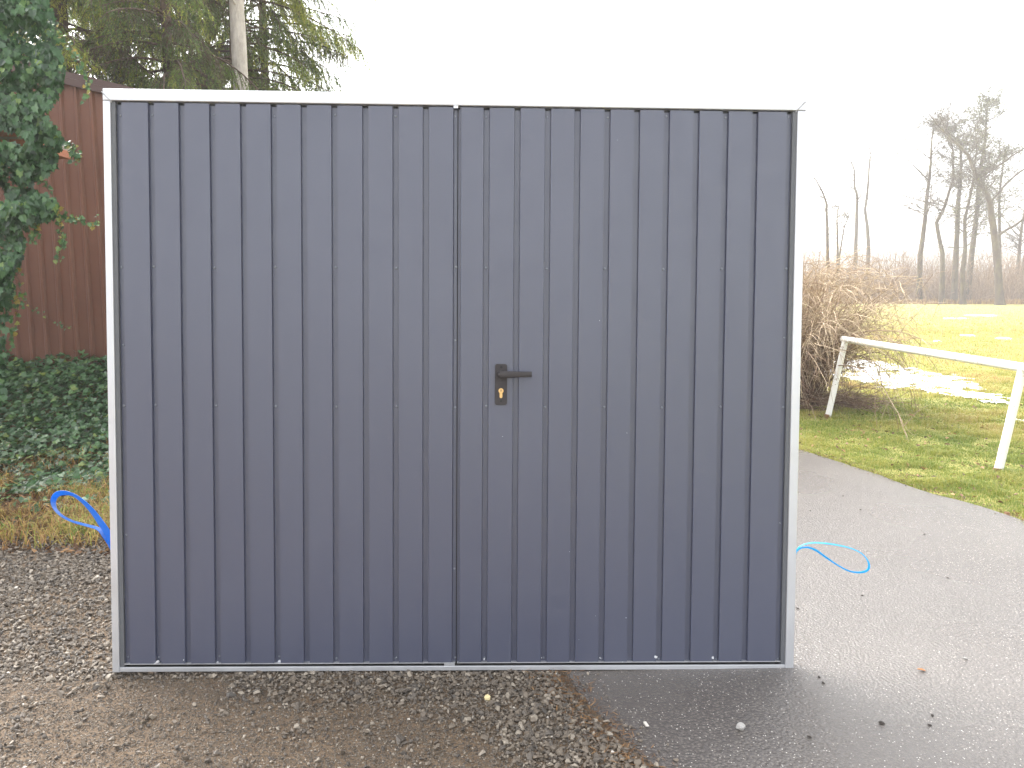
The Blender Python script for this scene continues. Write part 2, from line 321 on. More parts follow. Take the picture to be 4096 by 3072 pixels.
# road: strip between the two edges, with a thin rounded lip
mb = MB(); n = len(rlQ)
cols = []
for t in (0, .004, .02, .1, .25, .5, .75, .9, .98, .996, 1):
    Yr = np.linspace(-5.9, 33.5, n)
    xl = x_at(rlQ, Yr); xr = x_at(rrQ, Yr); h = .009 if 0 < t < 1 else -.012
    cols.append(np.stack([xl + (xr - xl) * t, Yr, np.full(n, h) + .004 * math.sin(math.pi * t)], -1))
P = np.stack(cols, 1); k = P.shape[1]; i = np.arange(n - 1)[:, None] * k + np.arange(k - 1)[None]
mb.add(P.reshape(-1, 3), F4=np.stack([i, i + 1, i + k + 1, i + k], -1).reshape(-1, 4)); o = mb.build('road', ASPH, smooth=False); tag(o, kind='structure')
# wooded hill beyond the trees
mb = MB(); hx = np.linspace(-220, 420, 120); prof = 9.5 + 3.5 * grid_noise(hx, hx * 0, .012, 4, 4) + .9 * grid_noise(hx, hx * 0, .25, 6, 2) + np.clip(hx / 60, 0, 2.0)
rows = [np.stack([hx, np.full(120, 190.), np.full(120, -.2)], -1), np.stack([hx, np.full(120, 215.), prof * .6], -1), np.stack([hx, np.full(120, 245.), prof], -1), np.stack([hx, np.full(120, 330.), prof * .8], -1), np.stack([hx, np.full(120, 420.), np.full(120, -.2)], -1)]
P = np.stack(rows, 0); i = np.arange(4)[:, None] * 120 + np.arange(119)[None]
mb.add(P.reshape(-1, 3), F4=np.stack([i, i + 1, i + 121, i + 120], -1).reshape(-1, 4)); tag(mb.build('hill', HILL, smooth=True), kind='structure')

# ------------------------------------------------------------------ the garage gate
A = np.array([.99961, .0264, -.00845]); B = np.array([.0044, .0760, .9971])
A /= np.linalg.norm(A); B -= A * (A @ B); B /= np.linalg.norm(B)
T0 = np.array([-.1934, 2.6666, CAM_H - 1.3448]); Nn = np.cross(A, B)      # towards the camera
HW = 2.3928 / 2; GH = 2.0
gate = empty('garage_gate'); gate.matrix_world = Matrix(((A[0], -Nn[0], B[0], T0[0]), (A[1], -Nn[1], B[1], T0[1]), (A[2], -Nn[2], B[2], T0[2]), (0, 0, 0, 1)))
tag(gate, 'anthracite ribbed double garage gate in a galvanised frame standing where gravel meets asphalt', 'garage gate')
def uv(px, py, dep=0.0):
    d = unit(px, py); o0 = T0 - Nn * dep - np.array([0, 0, CAM_H]); t = (o0 @ Nn) / (d @ Nn); p = d * t - o0; return p @ A, p @ B
# frame, front faces at y=0, depth to 40 mm
zt = uv(1800, 425)[1]; zb = .0175; xl = -HW + .031; xr = HW - .030
xl = (uv(440, 600)[0] + uv(478, 2500)[0]) / 2; xr = (uv(3187, 600)[0] + uv(3145, 2500)[0]) / 2
mb = MB(); mb.box(-HW, HW, 0, .04, zt + .003, GH); bevel(mb.build('head_rail', GALV, gate), .003)
for x0, x1 in ((-HW, xl), (xr, HW)):
    mb = MB(); mb.box(x0, x1, .0, .04, .0, zt + .0025); bevel(mb.build('side_post', GALV, gate), .003)
mb = MB(); mb.box(xl + .0005, xr - .0005, .002, .011, .0015, zb); 
ju = uv(1812, 2655)[0]
bevel(mb.build('sill_rail', GALV, gate), .0015)
mb = MB(); mb.box(xl + .001, xr - .001, .0115, .0358, .003, zb - .002); mb.box(xl + .001, xr - .001, .0355, .0385, .0035, .06); mb.build('gap_shade', BLACK, gate)  # black backing put in as the shade of the gap under the leaves
mb = MB(); mb.box(xl + .016, xr - .016, .0208, .0212, zt - .02, zt + .0028); mb.build('gap_shade', BLACK, gate)  # added black sheet, the dark shade at the channel tops below the head
mb = MB(); mb.box(ju - .031, ju + .006, .0035, .011, zb + .0004, .0292); mb.build('stop_block', GALV, gate)
mb = MB(); mb.box(ju - .004, ju + .0115, -.0008, .008, zt - .006, zt + .0028); mb.build('stop_block', GALV, gate)
# weld marks at the corners
for (cx0, cz0, sx) in ((xl - .006, zt + .012, -1), (xr + .004, zt + .012, 1)):
    mb = MB(); P = [(cx0 + sx * (-.012 + t * .034) + random.uniform(-.001, .001), -.0005, cz0 - .014 + t * .034 + random.uniform(-.001, .001)) for t in np.linspace(0, 1, 10)]
    mb.tube(P, [random.uniform(.0012, .0030) for _ in P], 6); mb.build('weld_seam', WELD, gate, smooth=True)
# two leaves: trapezoidal sheet with channels
DEP_F, DEP_C = .0045, .0155
chan_px = [(325.5), (391.5), (458), (524.5), (590.5), (655.5), (721.5), (788.5), (854), (919.5), (986), (1051), (1117.5), (1183.5), (1247.5), (1312), (1376), (1440.5), (1504.5), (1567.5), (1631.5)]
ch = [uv(p * V2 + 1, 250 * V2, DEP_F)[0] for p in chan_px]
first = uv(460, 470, DEP_F)[0]; edge_l = uv(455, 470, DEP_F)[0]
last = uv(3168, 470, DEP_F)[0]; CW = .0195
jx = ch[10] + .004; z0l, z1l = .0300, zt - .0015
edgeL = xl + .0155; edgeR = xr - .0155
def leaf(x0, x1, chans, sideL, sideR, name):
    """profile polyline (x, depth) extruded vertically; channels stop short at the top"""
    pts = [] ; s = .0018
    def flat(a, b): pts.extend([(a, DEP_F), (b, DEP_F)])
    prof = []
    edges = [(c_ - CW / 2, c_ + CW / 2) for c_ in chans]
    if sideL: prof += [(x0, DEP_C), (x0 + .018, DEP_C), (x0 + .018 + s, DEP_F)]
    else: prof += [(x0, DEP_C), (x0 + .0075, DEP_C), (x0 + .0075 + .002, DEP_F)]
    for a, b in edges: prof += [(a - s / 2, DEP_F), (a + s / 2, DEP_C), (b - s / 2, DEP_C), (b + s / 2, DEP_F)]
    if sideR: prof += [(x1 - .018 - s, DEP_F), (x1 - .018, DEP_C), (x1, DEP_C)]
    else: prof += [(x1 - .014, DEP_F), (x1 - .011, DEP_C), (x1, DEP_C)]
    zs = np.linspace(z0l, z1l, 41); mb = MB(); V = []
    for z in zs:
        for (px, pd) in prof:
            zz = z if not (pd > DEP_F + .001 and z == zs[-1]) else z - .005
            wav = .0006 * grid_noise(np.array(px * 1.0), np.array(z), 3.0, 2, 2) + .0005 * math.sin(z * 6 + px * 9)
            V.append((px, pd + float(wav), zz))
    k = len(prof); nzv = len(zs); nV = len(V)
    Vb = [(x, y + .0009, z) for x, y, z in V]
    i = np.arange(nzv - 1)[:, None] * k + np.arange(k - 1)[None]
    Ff = np.stack([i, i + 1, i + k + 1, i + k], -1).reshape(-1, 4); Fb = (Ff + nV)[:, ::-1]
    rim = [];
    for j in range(k - 1): rim += [(j + nV, j + 1 + nV, j + 1, j), ((nzv - 1) * k + j, (nzv - 1) * k + j + 1, (nzv - 1) * k + j + 1 + nV, (nzv - 1) * k + j + nV)]
    for r_ in range(nzv - 1): rim += [(r_ * k, (r_ + 1) * k, (r_ + 1) * k + nV, r_ * k + nV), (r_ * k + k - 1 + nV, (r_ + 1) * k + k - 1 + nV, (r_ + 1) * k + k - 1, r_ * k + k - 1)]
    mb.add(V + Vb, F4=np.vstack([Ff, Fb, np.array(rim)]))
    return mb.build(name, PANEL, gate)
leafL = leaf(edgeL, jx - .0018, ch[:10], True, False, 'door_leaf'); leafR = leaf(jx + .0018, edgeR, ch[11:], False, True, 'door_leaf')
leafR['label'] = 'gate leaf carrying the lever handle and brass lock'
leafL['label'] = 'gate leaf without a handle'
for lf, (x0, x1), bl in ((leafL, (xl + .0006, edgeL - .0004), 0), (leafR, (edgeR + .0004, xr - .0006), 1)):
    mb = MB(); mb.box(x0, x1, .0045, .03, .016, zt + .001); mb.build('edge_strip', EDGE, lf)
    # leaf frame of square tube behind the sheet
for lf, (x0, x1) in ((leafL, (edgeL, jx - .003)), (leafR, (jx + .003, edgeR))):
    mb = MB()
    for a, b, c_, d in ((x0 + .001, x0 + .03, .03, zt - .035), (x1 - .03, x1 - .001, .03, zt - .035)): mb.box(a, b, .0215, .035, .062, zt - .032)
    for zc in (.08, .55, .97, 1.45, 1.88): mb.box(x0 + .0305, x1 - .0305, .0215, .0348, zc - .015, zc + .015)
    mb.build('tube_frame', GALV, lf)
    mb = MB(); mb.box(x0 - (.0 if lf is leafL else 0), x1, -.0005 + .0055, .0190, z0l - .0035, z0l - .0006); mb.build('bottom_lip', GALV, lf)
mb = MB(); mb.box(jx - .004, jx + .004, .0208, .0214, .033, zt - .009); mb.build('joint_shade', BLACK, leafR)  # black strip standing in for the shade inside the seam between the leaves
# the proud cover strip seen as a thin pale line along the joint
mb = MB(); mb.box(jx + .0085, jx + .0098, DEP_F - .0012, DEP_F - .0003, z0l, z1l); mb.build('cover_edge', PANEL, leafR)
# screws
def screw_mesh():
    mb = MB(); k = 10; rings = [(.0040, 0), (.0040, -.0008), (.0034, -.0019), (.0016, -.0025), (.0014, -.0014)]
    V = [(r_ * math.cos(a), d, r_ * math.sin(a)) for r_, d in rings for a in np.arange(k) * 2 * math.pi / k]
    F = [(i * k + j, i * k + (j + 1) % k, (i + 1) * k + (j + 1) % k, (i + 1) * k + j) for i in range(4) for j in range(k)]
    V.append((0, -.0014, 0)); mb.add(V, F4=F, F3=[(4 * k + j, 4 * k + (j + 1) % k, len(V) - 1) for j in range(k)])
    o = mb.build('screw', SCREW, leafL); return o
sc0 = screw_mesh(); first_s = True
def put_screw(px, py, lf, s=1.0, on=None):
    global first_s
    u, v = uv(px * V2, py * V2, DEP_C)
    if u < edgeL + .005: u = edgeL + .009
    o = sc0 if first_s else sc0.copy()
    if not first_s: C.objects.link(o)
    first_s = False
    o.parent = lf; o.location = (u, DEP_C if on is None else on, v); o.rotation_euler = (0, random.uniform(0, 6), 0); o.scale = (s, s, s)
rows = [(250, [256, 332, 463, 596, 727, 858, 983, 1051, 1181, 1312, 1440, 1567, 1706]),
        (577, [261, 333, 463, 596, 727, 858, 984, 1051, 1178, 1304, 1432, 1556, 1696]),
        (877, [269, 340, 467, 600, 731, 861, 986, 1049, 1174, 1297, 1423, 1549, 1688]),
        (1420, [270, 336, 472, 603, 728, 856, 983, 1045, 1170, 1295, 1415, 1540, 1690])]
for ry, xs in rows:
    for x in xs:
        u = uv(x * V2, ry * V2, DEP_C)[0]; lf = leafL if u < jx else leafR
        cc = [edgeL + .009] + ch + [edgeR - .009]; near = min(cc, key=lambda c_: abs(c_ - u))
        if near == ch[10]: near = jx - .007
        # convert back: place in the channel
        v = uv(x * V2, (ry + (x / 2212 - .3) * 8) * V2, DEP_C)[1]
        o = sc0 if first_s else sc0.copy()
        if not first_s: C.objects.link(o)
        first_s = False; o.parent = lf; s_ = 1.15 if ry in (577, 877) else .95
        o.location = (near + random.uniform(-.0035, .0035), DEP_C, v + random.uniform(-.003, .003)); o.rotation_euler = (0, random.uniform(0, 6), 0); o.scale = (s_,) * 3
for px, py in ((988, 735), (984, 1228), (261, 745), (271, 1155), (1692, 730), (1684, 1130)):
    u, v = uv(px * V2, py * V2, DEP_C); lf = leafL if u < jx else leafR
    o = sc0.copy(); C.objects.link(o); o.parent = lf; u = (jx - .007 if abs(u - jx) < .03 else (edgeL + .009 if u < 0 else edgeR - .009)); o.location = (u, DEP_C, v)
# bare-metal scuffs, thin flakes on the sheet
def scuff(px, py, w, h, lf, dep, ang=0, pts=11):
    u, v = uv(px, py, dep); mb = MB(); a = np.arange(pts) * 2 * math.pi / pts; rr_ = np.array([random.uniform(.45, 1.1) for _ in a])
    x = rr_ * np.cos(a) * w / 2; z = rr_ * np.sin(a) * h / 2; ca, sa = math.cos(ang), math.sin(ang)
    V = [(u + x_ * ca - z_ * sa, dep - .0006 - random.uniform(0, .0006), v + x_ * sa + z_ * ca) for x_, z_ in zip(x, z)] + [(u, dep - .0014, v)]
    V += [(p[0], dep + .0003, p[2]) for p in V[:pts]]
    mb.add(V, F3=[(j, (j + 1) % pts, pts) for j in range(pts)], F4=[(j + pts + 1, (j + 1) % pts + pts + 1, (j + 1) % pts, j) for j in range(pts)]); mb.build('bare_metal_scuff', ZINC, lf)
P2 = lambda x, y: (2200 / 2212 * 0, 0)
for (px, py, w, h, a) in ((630, 2648, .030, .010, .5), (870, 2649, .012, .010, .9), (1118, 2645, .012, .015, 1.5), (735, 2640, .004, .006, 0), (1346, 2634, .006, .007, 0), (1585, 2630, .005, .006, 0)):
    scuff(px, py, w, h, leafL, DEP_F if px in (630, 735) else DEP_C, a)
for (px, py, w, h, a) in ((1937, 2637, .008, .009, 0), (2166, 2631, .006, .007, 0), (2400, 2631, .007, .007, 0), (2623, 2628, .013, .012, -.6), (2852, 2632, .012, .012, .4), (2010, 1746, .006, .002, -.3), (2382, 2463, .0025, .003, 0), (2504, 2471, .003, .003, 0), (2278, 2207, .003, .003, 0), (2316, 2558, .0025, .002, 0), (2490, 2648, .005, .004, 0), (2284, 2646, .004, .003, 0), (2398, 1282, .0022, .003, 0), (2508, 1732, .0022, .0025, 0), (2470, 560, .002, .002, 0)):
    scuff(px, py, w, h, leafR, DEP_F, a, 7)
scuff(3160, 2645, .003, .012, leafR, .0045, 0, 7)
# handle: plate, lever, cylinder
def prism(mb, outline, y0, y1, mi=0):
    k = len(outline); V = [(x, y0, z) for x, z in outline] + [(x, y1, z) for x, z in outline]; c0 = np.mean(outline, 0)
    V += [(c0[0], y0, c0[1]), (c0[0], y1, c0[1])]
    mb.add(V, F4=[(j, (j + 1) % k, (j + 1) % k + k, j + k) for j in range(k)], F3=[((j + 1) % k, j, 2 * k) for j in range(k)] + [(j + k, (j + 1) % k + k, 2 * k + 1) for j in range(k)], mi=mi)
def rrect(x0, x1, z0, z1, r, n=5):
    out = []
    for cx0, cz0, a0 in ((x1 - r, z1 - r, 0), (x0 + r, z1 - r, 90), (x0 + r, z0 + r, 180), (x1 - r, z0 + r, 270)):
        for t in np.linspace(0, 90, n): out.append((cx0 + r * math.cos(R(a0 + t)), cz0 + r * math.sin(R(a0 + t))))
    return out
Z0 = lambda zx, zy: uv(1900 + zx * .18083, 1380 + zy * .18083, 0.0)
(px0, pz1), (px1, pz0) = Z0(447, 418), Z0(706, 1325)
py = DEP_F - .0085
mb = MB(); prism(mb, rrect(px0, px1, pz0, pz1, .0075), DEP_F - .0002, py + .0015); prism(mb, rrect(px0 + .0015, px1 - .0015, pz0 + .0015, pz1 - .0015, .0065), py + .0015, py)
plate = mb.build('handle_plate', HANDLE, leafR)
for zx, zy in ((580, 492), (575, 1240)):
    u, v = Z0(zx, zy); mb = MB(); mb.tube([(u, py + .0002, v), (u, py - .0012, v)], .0042, 14); mb.build('plate_screw', BLACK, leafR, smooth=False)
# the spindle neck and the lever blade
u0, v0 = Z0(580, 645); u1, v1 = Z0(1243, 640)
mb = MB(); mb.tube([(u0, py + .0002, v0), (u0, py - .004, v0), (u0, py - .020, v0), (u0, py - .034, v0)], [.0125, .0118, .0105, .0105], 20)
secs = []; L = u1 - u0
for t in np.linspace(0, 1, 26):
    x = u0 + L * t; hh = .0118 - .0026 * t if t > .03 else .0118 * math.sqrt(max(.1, 1 - (1 - t / .03) ** 2)); th = .0065 - .0012 * t
    yc = py - .0335 + .004 * max(0, t - .6) ; zc = v0 + .0012 * t
    secs.append([(x, yc + th * math.copysign(abs(math.cos(a)) ** .55, math.cos(a)), zc + hh * math.copysign(abs(math.sin(a)) ** .55, math.sin(a))) for a in np.arange(16) * math.pi / 8])
# round start of the lever around the spindle
pre = []
for q in np.linspace(-1, 0, 7)[:-1]:
    x = u0 + .0118 * q; hh = .0118 * math.sqrt(max(.02, 1 - q * q)); pre.append([(x, py - .0335 + .0065 * math.copysign(abs(math.cos(a)) ** .55, math.cos(a)), v0 + hh * math.copysign(abs(math.sin(a)) ** .55, math.sin(a))) for a in np.arange(16) * math.pi / 8])
secs[0] = [(u0, p[1], v0 + (p[2] - secs[0][0][2]) ) for p in secs[2]] if 0 else [(u0, py - .0335 + .0065 * math.copysign(abs(math.cos(a)) ** .55, math.cos(a)), v0 + .0118 * math.copysign(abs(math.sin(a)) ** .55, math.sin(a))) for a in np.arange(16) * math.pi / 8]
secs = pre + secs; k = 16; S = np.array(secs); i = np.arange(len(secs) - 1)[:, None] * k; j = np.arange(k)[None]
mb.add(S.reshape(-1, 3), F4=np.stack([i + j, i + k + j, i + k + (j + 1) % k, i + (j + 1) % k], -1).reshape(-1, 4))
for e in (0, len(secs) - 1): mb.add(np.vstack([S[e], S[e].mean(0)]), F3=[(a_, (a_ + 1) % k, k) for a_ in range(k)])
mb.build('lever_handle', HANDLE, leafR, smooth=True)
# euro cylinder
uc, vc = Z0(575, 1012); rc = .0087; slot = .0050; bot = Z0(575, 1172)[1]
out = [(uc + rc * math.sin(a), vc + rc * math.cos(a)) for a in np.linspace(-R(148), R(148), 22)]
out += [(uc + slot * math.cos(a), bot + slot + slot * math.sin(a)) for a in np.linspace(0, -math.pi, 9)]
mb = MB(); prism(mb, out, py + .0005, py - .0032); mb.build('lock_cylinder', BRASS, leafR)
mb = MB(); mb.tube([(uc, py - .0030, vc), (uc, py - .0040, vc)], .0062, 16); mb.box(uc - .0011, uc + .0011, py - .0043, py - .0039, vc - .003, vc + .0045, mi=1); mb.tube([(uc, py - .0038, vc + .003), (uc, py - .0043, vc + .003)], .0018, 8, mi=1); mb.build('key_plug', [BRASS, BLACK], leafR)
# hidden steel stays that hold the gate up from behind
for x in (-.7, .75):
    mb = MB(); Q0 = np.array([x, .045, 1.35]); foot = T0 + A * x + np.array([0, .95, 0]); foot[2] = .012
    q = foot - T0; Q1 = np.array([q @ A, -(q @ Nn), q @ B]); mb.tube([Q0, Q1], .014, 8); mb.build('rear_stay', GALV, gate)

# ------------------------------------------------------------------ blue webbing loops
def ribbon(name, px_pts, widths, label, mat=WEB):
    """px_pts: (px,py,Y, twist deg) control points; ribbon swept with given twist"""
    P = np.array([atd(a, b, c_) for a, b, c_, _ in px_pts]); tw = np.array([t for *_, t in px_pts]); n = 90
    d = np.r_[0, np.cumsum(np.linalg.norm(np.diff(P, axis=0), axis=1))]; t = np.linspace(0, d[-1], n)
    def cr(vals):  # catmull-rom
        out = []
        for q in t:
            i = min(max(np.searchsorted(d, q, 'right') - 1, 0), len(d) - 2); s = (q - d[i]) / (d[i + 1] - d[i])
            p0, p1, p2, p3 = vals[max(i - 1, 0)], vals[i], vals[i + 1], vals[min(i + 2, len(d) - 1)]
            out.append(.5 * ((2 * p1) + (-p0 + p2) * s + (2 * p0 - 5 * p1 + 4 * p2 - p3) * s * s + (-p0 + 3 * p1 - 3 * p2 + p3) * s ** 3))
        return np.array(out)
    Q = cr(P); W = np.interp(t, d, widths); TW = np.radians(np.interp(t, d, tw))
    T = np.gradient(Q, axis=0); T /= np.linalg.norm(T, axis=1)[:, None]
    view = Q - np.array([0, 0, CAM_H]); view /= np.linalg.norm(view, axis=1)[:, None]
    Sd = np.cross(T, view); Sd /= np.linalg.norm(Sd, axis=1)[:, None]; Nr = np.cross(Sd, T)
    D = Sd * np.cos(TW)[:, None] + Nr * np.sin(TW)[:, None]; E = np.cross(T, D)
    ring = np.stack([Q - D * W[:, None] / 2 - E * .0007, Q + D * W[:, None] / 2 - E * .0007, Q + D * W[:, None] / 2 + E * .0007, Q - D * W[:, None] / 2 + E * .0007], 1)
    mb = MB(); i = np.arange(n - 1)[:, None] * 4; j = np.arange(4)[None]; mb.add(ring.reshape(-1, 3), F4=np.stack([i + j, i + (j + 1) % 4, i + 4 + (j + 1) % 4, i + 4 + j], -1).reshape(-1, 4))
    o = mb.build(name, mat, smooth=False); tag(o, label, 'strap', 'webbing loops hanging out from behind the gate'); return o
q = lambda x, y: (160 + x * .2411, 1900 + y * .2411)
L = [(*q(1230, 1300), 2.80, 60), (*q(1190, 1120), 2.78, 30), (*q(1120, 960), 2.77, 25), (*q(1000, 780), 2.77, 35), (*q(860, 590), 2.78, 50), (*q(700, 430), 2.79, 62), (*q(540, 325), 2.80, 68), (*q(400, 295), 2.82, 50), (*q(280, 325), 2.83, 30), (*q(222, 420), 2.83, 40), (*q(240, 540), 2.82, 62), (*q(340, 660), 2.81, 72), (*q(520, 760), 2.80, 74), (*q(740, 825), 2.79, 72), (*q(960, 890), 2.79, 66), (*q(1070, 990), 2.79, 35), (*q(1150, 1110), 2.80, 40), (*q(1260, 1330), 2.82, 50)]
ribbon('strap_loop', L, [.024] * len(L), 'blue webbing loop sticking out over the dry grass')
q = lambda x, y: (3100 + x * .226, 2100 + y * .226)
L = [(*q(340, 640), 2.80, 50), (*q(375, 470), 2.79, 55), (*q(470, 365), 2.78, 60), (*q(640, 318), 2.77, 62), (*q(860, 322), 2.76, 60), (*q(1100, 355), 2.76, 62), (*q(1350, 415), 2.76, 68), (*q(1540, 510), 2.76, 72), (*q(1640, 630), 2.76, 62), (*q(1665, 740), 2.76, 40), (*q(1620, 810), 2.76, 35), (*q(1480, 840), 2.75, 55), (*q(1300, 810), 2.75, 62), (*q(1100, 705), 2.75, 64), (*q(900, 570), 2.76, 50), (*q(720, 445), 2.77, 42), (*q(560, 395), 2.78, 55), (*q(430, 425), 2.79, 68), (*q(350, 520), 2.81, 60), (*q(320, 660), 2.82, 50)]
ribbon('strap_loop', L, [.009] * len(L), 'light blue webbing loop sticking out over the wet asphalt', WEBL)

# ------------------------------------------------------------------ stones
def hull_stone(seed, n=11):
    import bmesh
    rs = np.random.default_rng(seed); P = rs.normal(size=(n, 3)); P /= np.linalg.norm(P, axis=1)[:, None]; P *= rs.uniform(.75, 1.05, (n, 1)); P *= np.array([1, .75, .55])
    bm = bmesh.new(); [bm.verts.new(p) for p in P]; bmesh.ops.convex_hull(bm, input=bm.verts); bmesh.ops.triangulate(bm, faces=bm.faces)
    bm.verts.index_update(); V = [v.co[:] for v in bm.verts]; F = [[v.index for v in f.verts] for f in bm.faces]; bm.free(); return V, F
ST = [hull_stone(s) for s in range(6)]
def scatter_stones(mb, X, Y, Zf, size, tint, sink=.25):
    n = len(X); idx = rng.integers(0, 6, n); N = np.stack([rng.normal(0, .35, n), rng.normal(0, .35, n), np.ones(n)], 1); Rm = rot_from_normals(N, rng.uniform(0, 6.28, n))
    P = np.stack([X, Y, Zf + size * (.62 - sink)], 1)
    for k in range(6):
        s = idx == k
        if s.any(): mb.scatter(ST[k][0], ST[k][1], P[s], Rm[s], size[s][:, None] * rng.uniform(.8, 1.2, (s.sum(), 3)), tint[s])
def stone_tint(n, light=.03):
    t = np.clip(rng.normal(.56, .28, n), 0, .90); m_ = rng.random(n) < light; t[m_] = rng.uniform(.9, 1, m_.sum()); return t
mb = MB()
n = 170000; X = rng.uniform(-2.9, .95, n); Y = rng.uniform(1.85, 4.7, n)
vis = (np.abs(X) < Y * .70 + .1) & ~((np.abs(X + .18) < 1.1) & (Y > 2.95))
X, Y = X[vis], Y[vis]; xr_ = x_at(rlQ, Y)
ns = grid_noise(X, Y, 2.2, 21, 4); ns2 = grid_noise(X, Y, 6, 33, 3)
d_edge = xr_ - X; gl = 2.62 + (X + .18) * .0265 # gate line
dens = .09 + .15 * np.clip(ns2 * 2, 0, 1) + .3 * np.clip((ns - .25) * 4, 0, 1)
dens = np.where(Y > gl + .02, .62 + .7 * ns, dens)                          # the bed behind and beside the gate
dens = np.maximum(dens, np.clip(1.5 - np.abs(d_edge - .16 - .10 * ns) / (.17 + (Y - 2.0) * .12), 0, 1.0) * 1.1)          # band along the asphalt
dens = np.maximum(dens, np.where((X > -.95), np.clip(1.3 - (gl - Y) / (.13 + .16 * np.clip(X + .95, 0, 1) + .06 * ns), 0, 1), 0) * (Y < gl + .05))
dens = np.where(d_edge < .02, dens * .08, dens); dens = np.where(Y > 4.12, dens * np.clip((4.55 - Y) / .5, 0, 1), dens); dens = np.where(d_edge < -.12, 0, dens)
keep = rng.random(len(X)) < dens * .78; X, Y = X[keep], Y[keep]
size = np.clip(rng.lognormal(math.log(.0064), .45, len(X)), .003, .017); scatter_stones(mb, X, Y, yard_z(X, Y) + rng.uniform(0, .004, len(X)), size, stone_tint(len(X), .010))
o = mb.build('gravel', STONE); tag(o, 'loose crushed grey and brown gravel lying on the muddy yard', 'gravel', kind='stuff')
# grit grains in the mud
mb = MB(); n = 70000; X = rng.uniform(-1.9, .8, n); Y = rng.uniform(1.9, 2.75, n); k_ = X < x_at(rlQ, Y); X, Y = X[k_], Y[k_]
size = rng.uniform(.0012, .0040, len(X)); scatter_stones(mb, X, Y, yard_z(X, Y), size, np.clip(rng.normal(.55, .25, len(X)), 0, .95), .1)
tag(mb.build('grit', STONE), 'fine pale grit embedded in the brown mud', 'grit', kind='stuff')
def rock(name, px, py, s, mat, label, cat, sc=(1, 1, 1), group=None, tint=.5, zb_=.01):
    import bmesh
    bm = bmesh.new(); bmesh.ops.create_icosphere(bm, subdivisions=3, radius=1); sd = random.random() * 50
    for v in bm.verts:
        k = 1 + .28 * noise.noise(v.co * 1.3 + Vector((sd, 0, 0))) + .08 * noise.noise(v.co * 4 + Vector((0, sd, 0))); v.co = Vector((v.co.x * sc[0], v.co.y * sc[1], v.co.z * sc[2])) * k * s
    me = bpy.data.meshes.new(name); bm.to_mesh(me); bm.free(); o = link(name, me, mat); g = gnd(px, py); o.location = (g[0], g[1], zb_ + s * sc[2] * .75); o.rotation_euler = (0, 0, random.uniform(0, 6)); tag(o, label, cat, group); return o
rock('stone', 2962, 2930, .0135, PALE, 'pale rounded stone lying alone on the dark wet asphalt in front of the gate', 'stone', (1, .85, .75), zb_=.012)
rock('stone', 1950, 2812, .013, [Mat('sandstone', .7).color((.62, .52, .28)).m][0], 'yellowish stone lying on the gravel just in front of the gate', 'stone', (1, .8, .6), zb_=.014)
m = Mat('dark_clod', .9); m.color((.030, .023, .019)); CLOD = m.m
clods = [(3525, 2910), (3448, 2394), (3372, 1992), (3442, 2048), (3240, 2052), (3622, 1951), (3698, 2147), (3190, 2446), (3790, 2322), (3276, 2723), (3292, 2746), (3717, 2917), (3728, 2878), (3237, 2965)]
spots = ['largest dark clod on the asphalt near the photo bottom', 'dark clod on the asphalt just below the light blue loop', 'dark clod on the asphalt between the gate top right post and the grass', 'dark crumb on the asphalt in line with the near barrier post foot', 'dark crumb close beside the gate post above the light blue loop', 'dark crumb near the grass edge at mid height of the asphalt', 'dark crumb on the pale asphalt below the near barrier post', 'dark crumb touching the gate post side below the light blue loop', 'dark crumb far out on the asphalt towards the right border', 'upper of two dark crumbs below the gate corner', 'lower of two dark crumbs below the gate corner', 'lower of two dark crumbs near the right bottom of the asphalt', 'upper of two dark crumbs near the right bottom of the asphalt', 'dark crumb between the pale stone and the largest clod']
for (a, b), lb in zip(clods, spots): rock('clod', a, b, .005 if a != 3525 else .008, CLOD, lb, 'clod', (1.3, .8, .5), 'dark clods scattered on the wet asphalt', zb_=.0125)

# ------------------------------------------------------------------ leaves and grass
def leaf_template(pts, fold=.15):
    P = np.array(pts, float); k = len(P); V = np.vstack([np.c_[P, np.abs(P[:, 0]) * fold], [[0, .35, 0]]]); return V, [(i, (i + 1) % k, k) for i in range(k)]
IVYT = leaf_template([(0, 0), (.28, -.08), (.5, .12), (.36, .34), (.42, .62), (.17, .62), (0, 1.0), (-.17, .62), (-.42, .62), (-.36, .34), (-.5, .12), (-.28, -.08)], .25)
OVAL = leaf_template([(0, 0), (.22, .2), (.27, .5), (.16, .8), (0, 1), (-.16, .8), (-.27, .5), (-.22, .2)], .5)
def blades(mb, X, Y, Z, h, w, bend, tint):
    """two-segment grass blades, numpy"""
    n = len(X); a = rng.uniform(0, 6.283, n); D = np.stack([np.cos(a), np.sin(a), np.zeros(n)], 1); S = np.stack([-D[:, 1], D[:, 0], np.zeros(n)], 1); B0 = np.stack([X, Y, Z], 1)
    mid = B0 + D * (h * bend * .3)[:, None] + np.array([0, 0, 1.]) * (h * .6)[:, None]; tip = B0 + D * (h * bend)[:, None] + np.array([0, 0, 1.]) * (h * (1 - .45 * bend))[:, None]
    V = np.stack([B0 - S * w[:, None] / 2, B0 + S * w[:, None] / 2, mid - S * w[:, None] * .4, mid + S * w[:, None] * .4, tip], 1); i = np.arange(n)[:, None] * 5
    F = np.concatenate([i + np.array([[0, 1, 3]]), i + np.array([[0, 3, 2]]), i + np.array([[2, 3, 4]])], 0); mb.add(V.reshape(-1, 3), F3=F, tint=np.repeat(tint, 5))
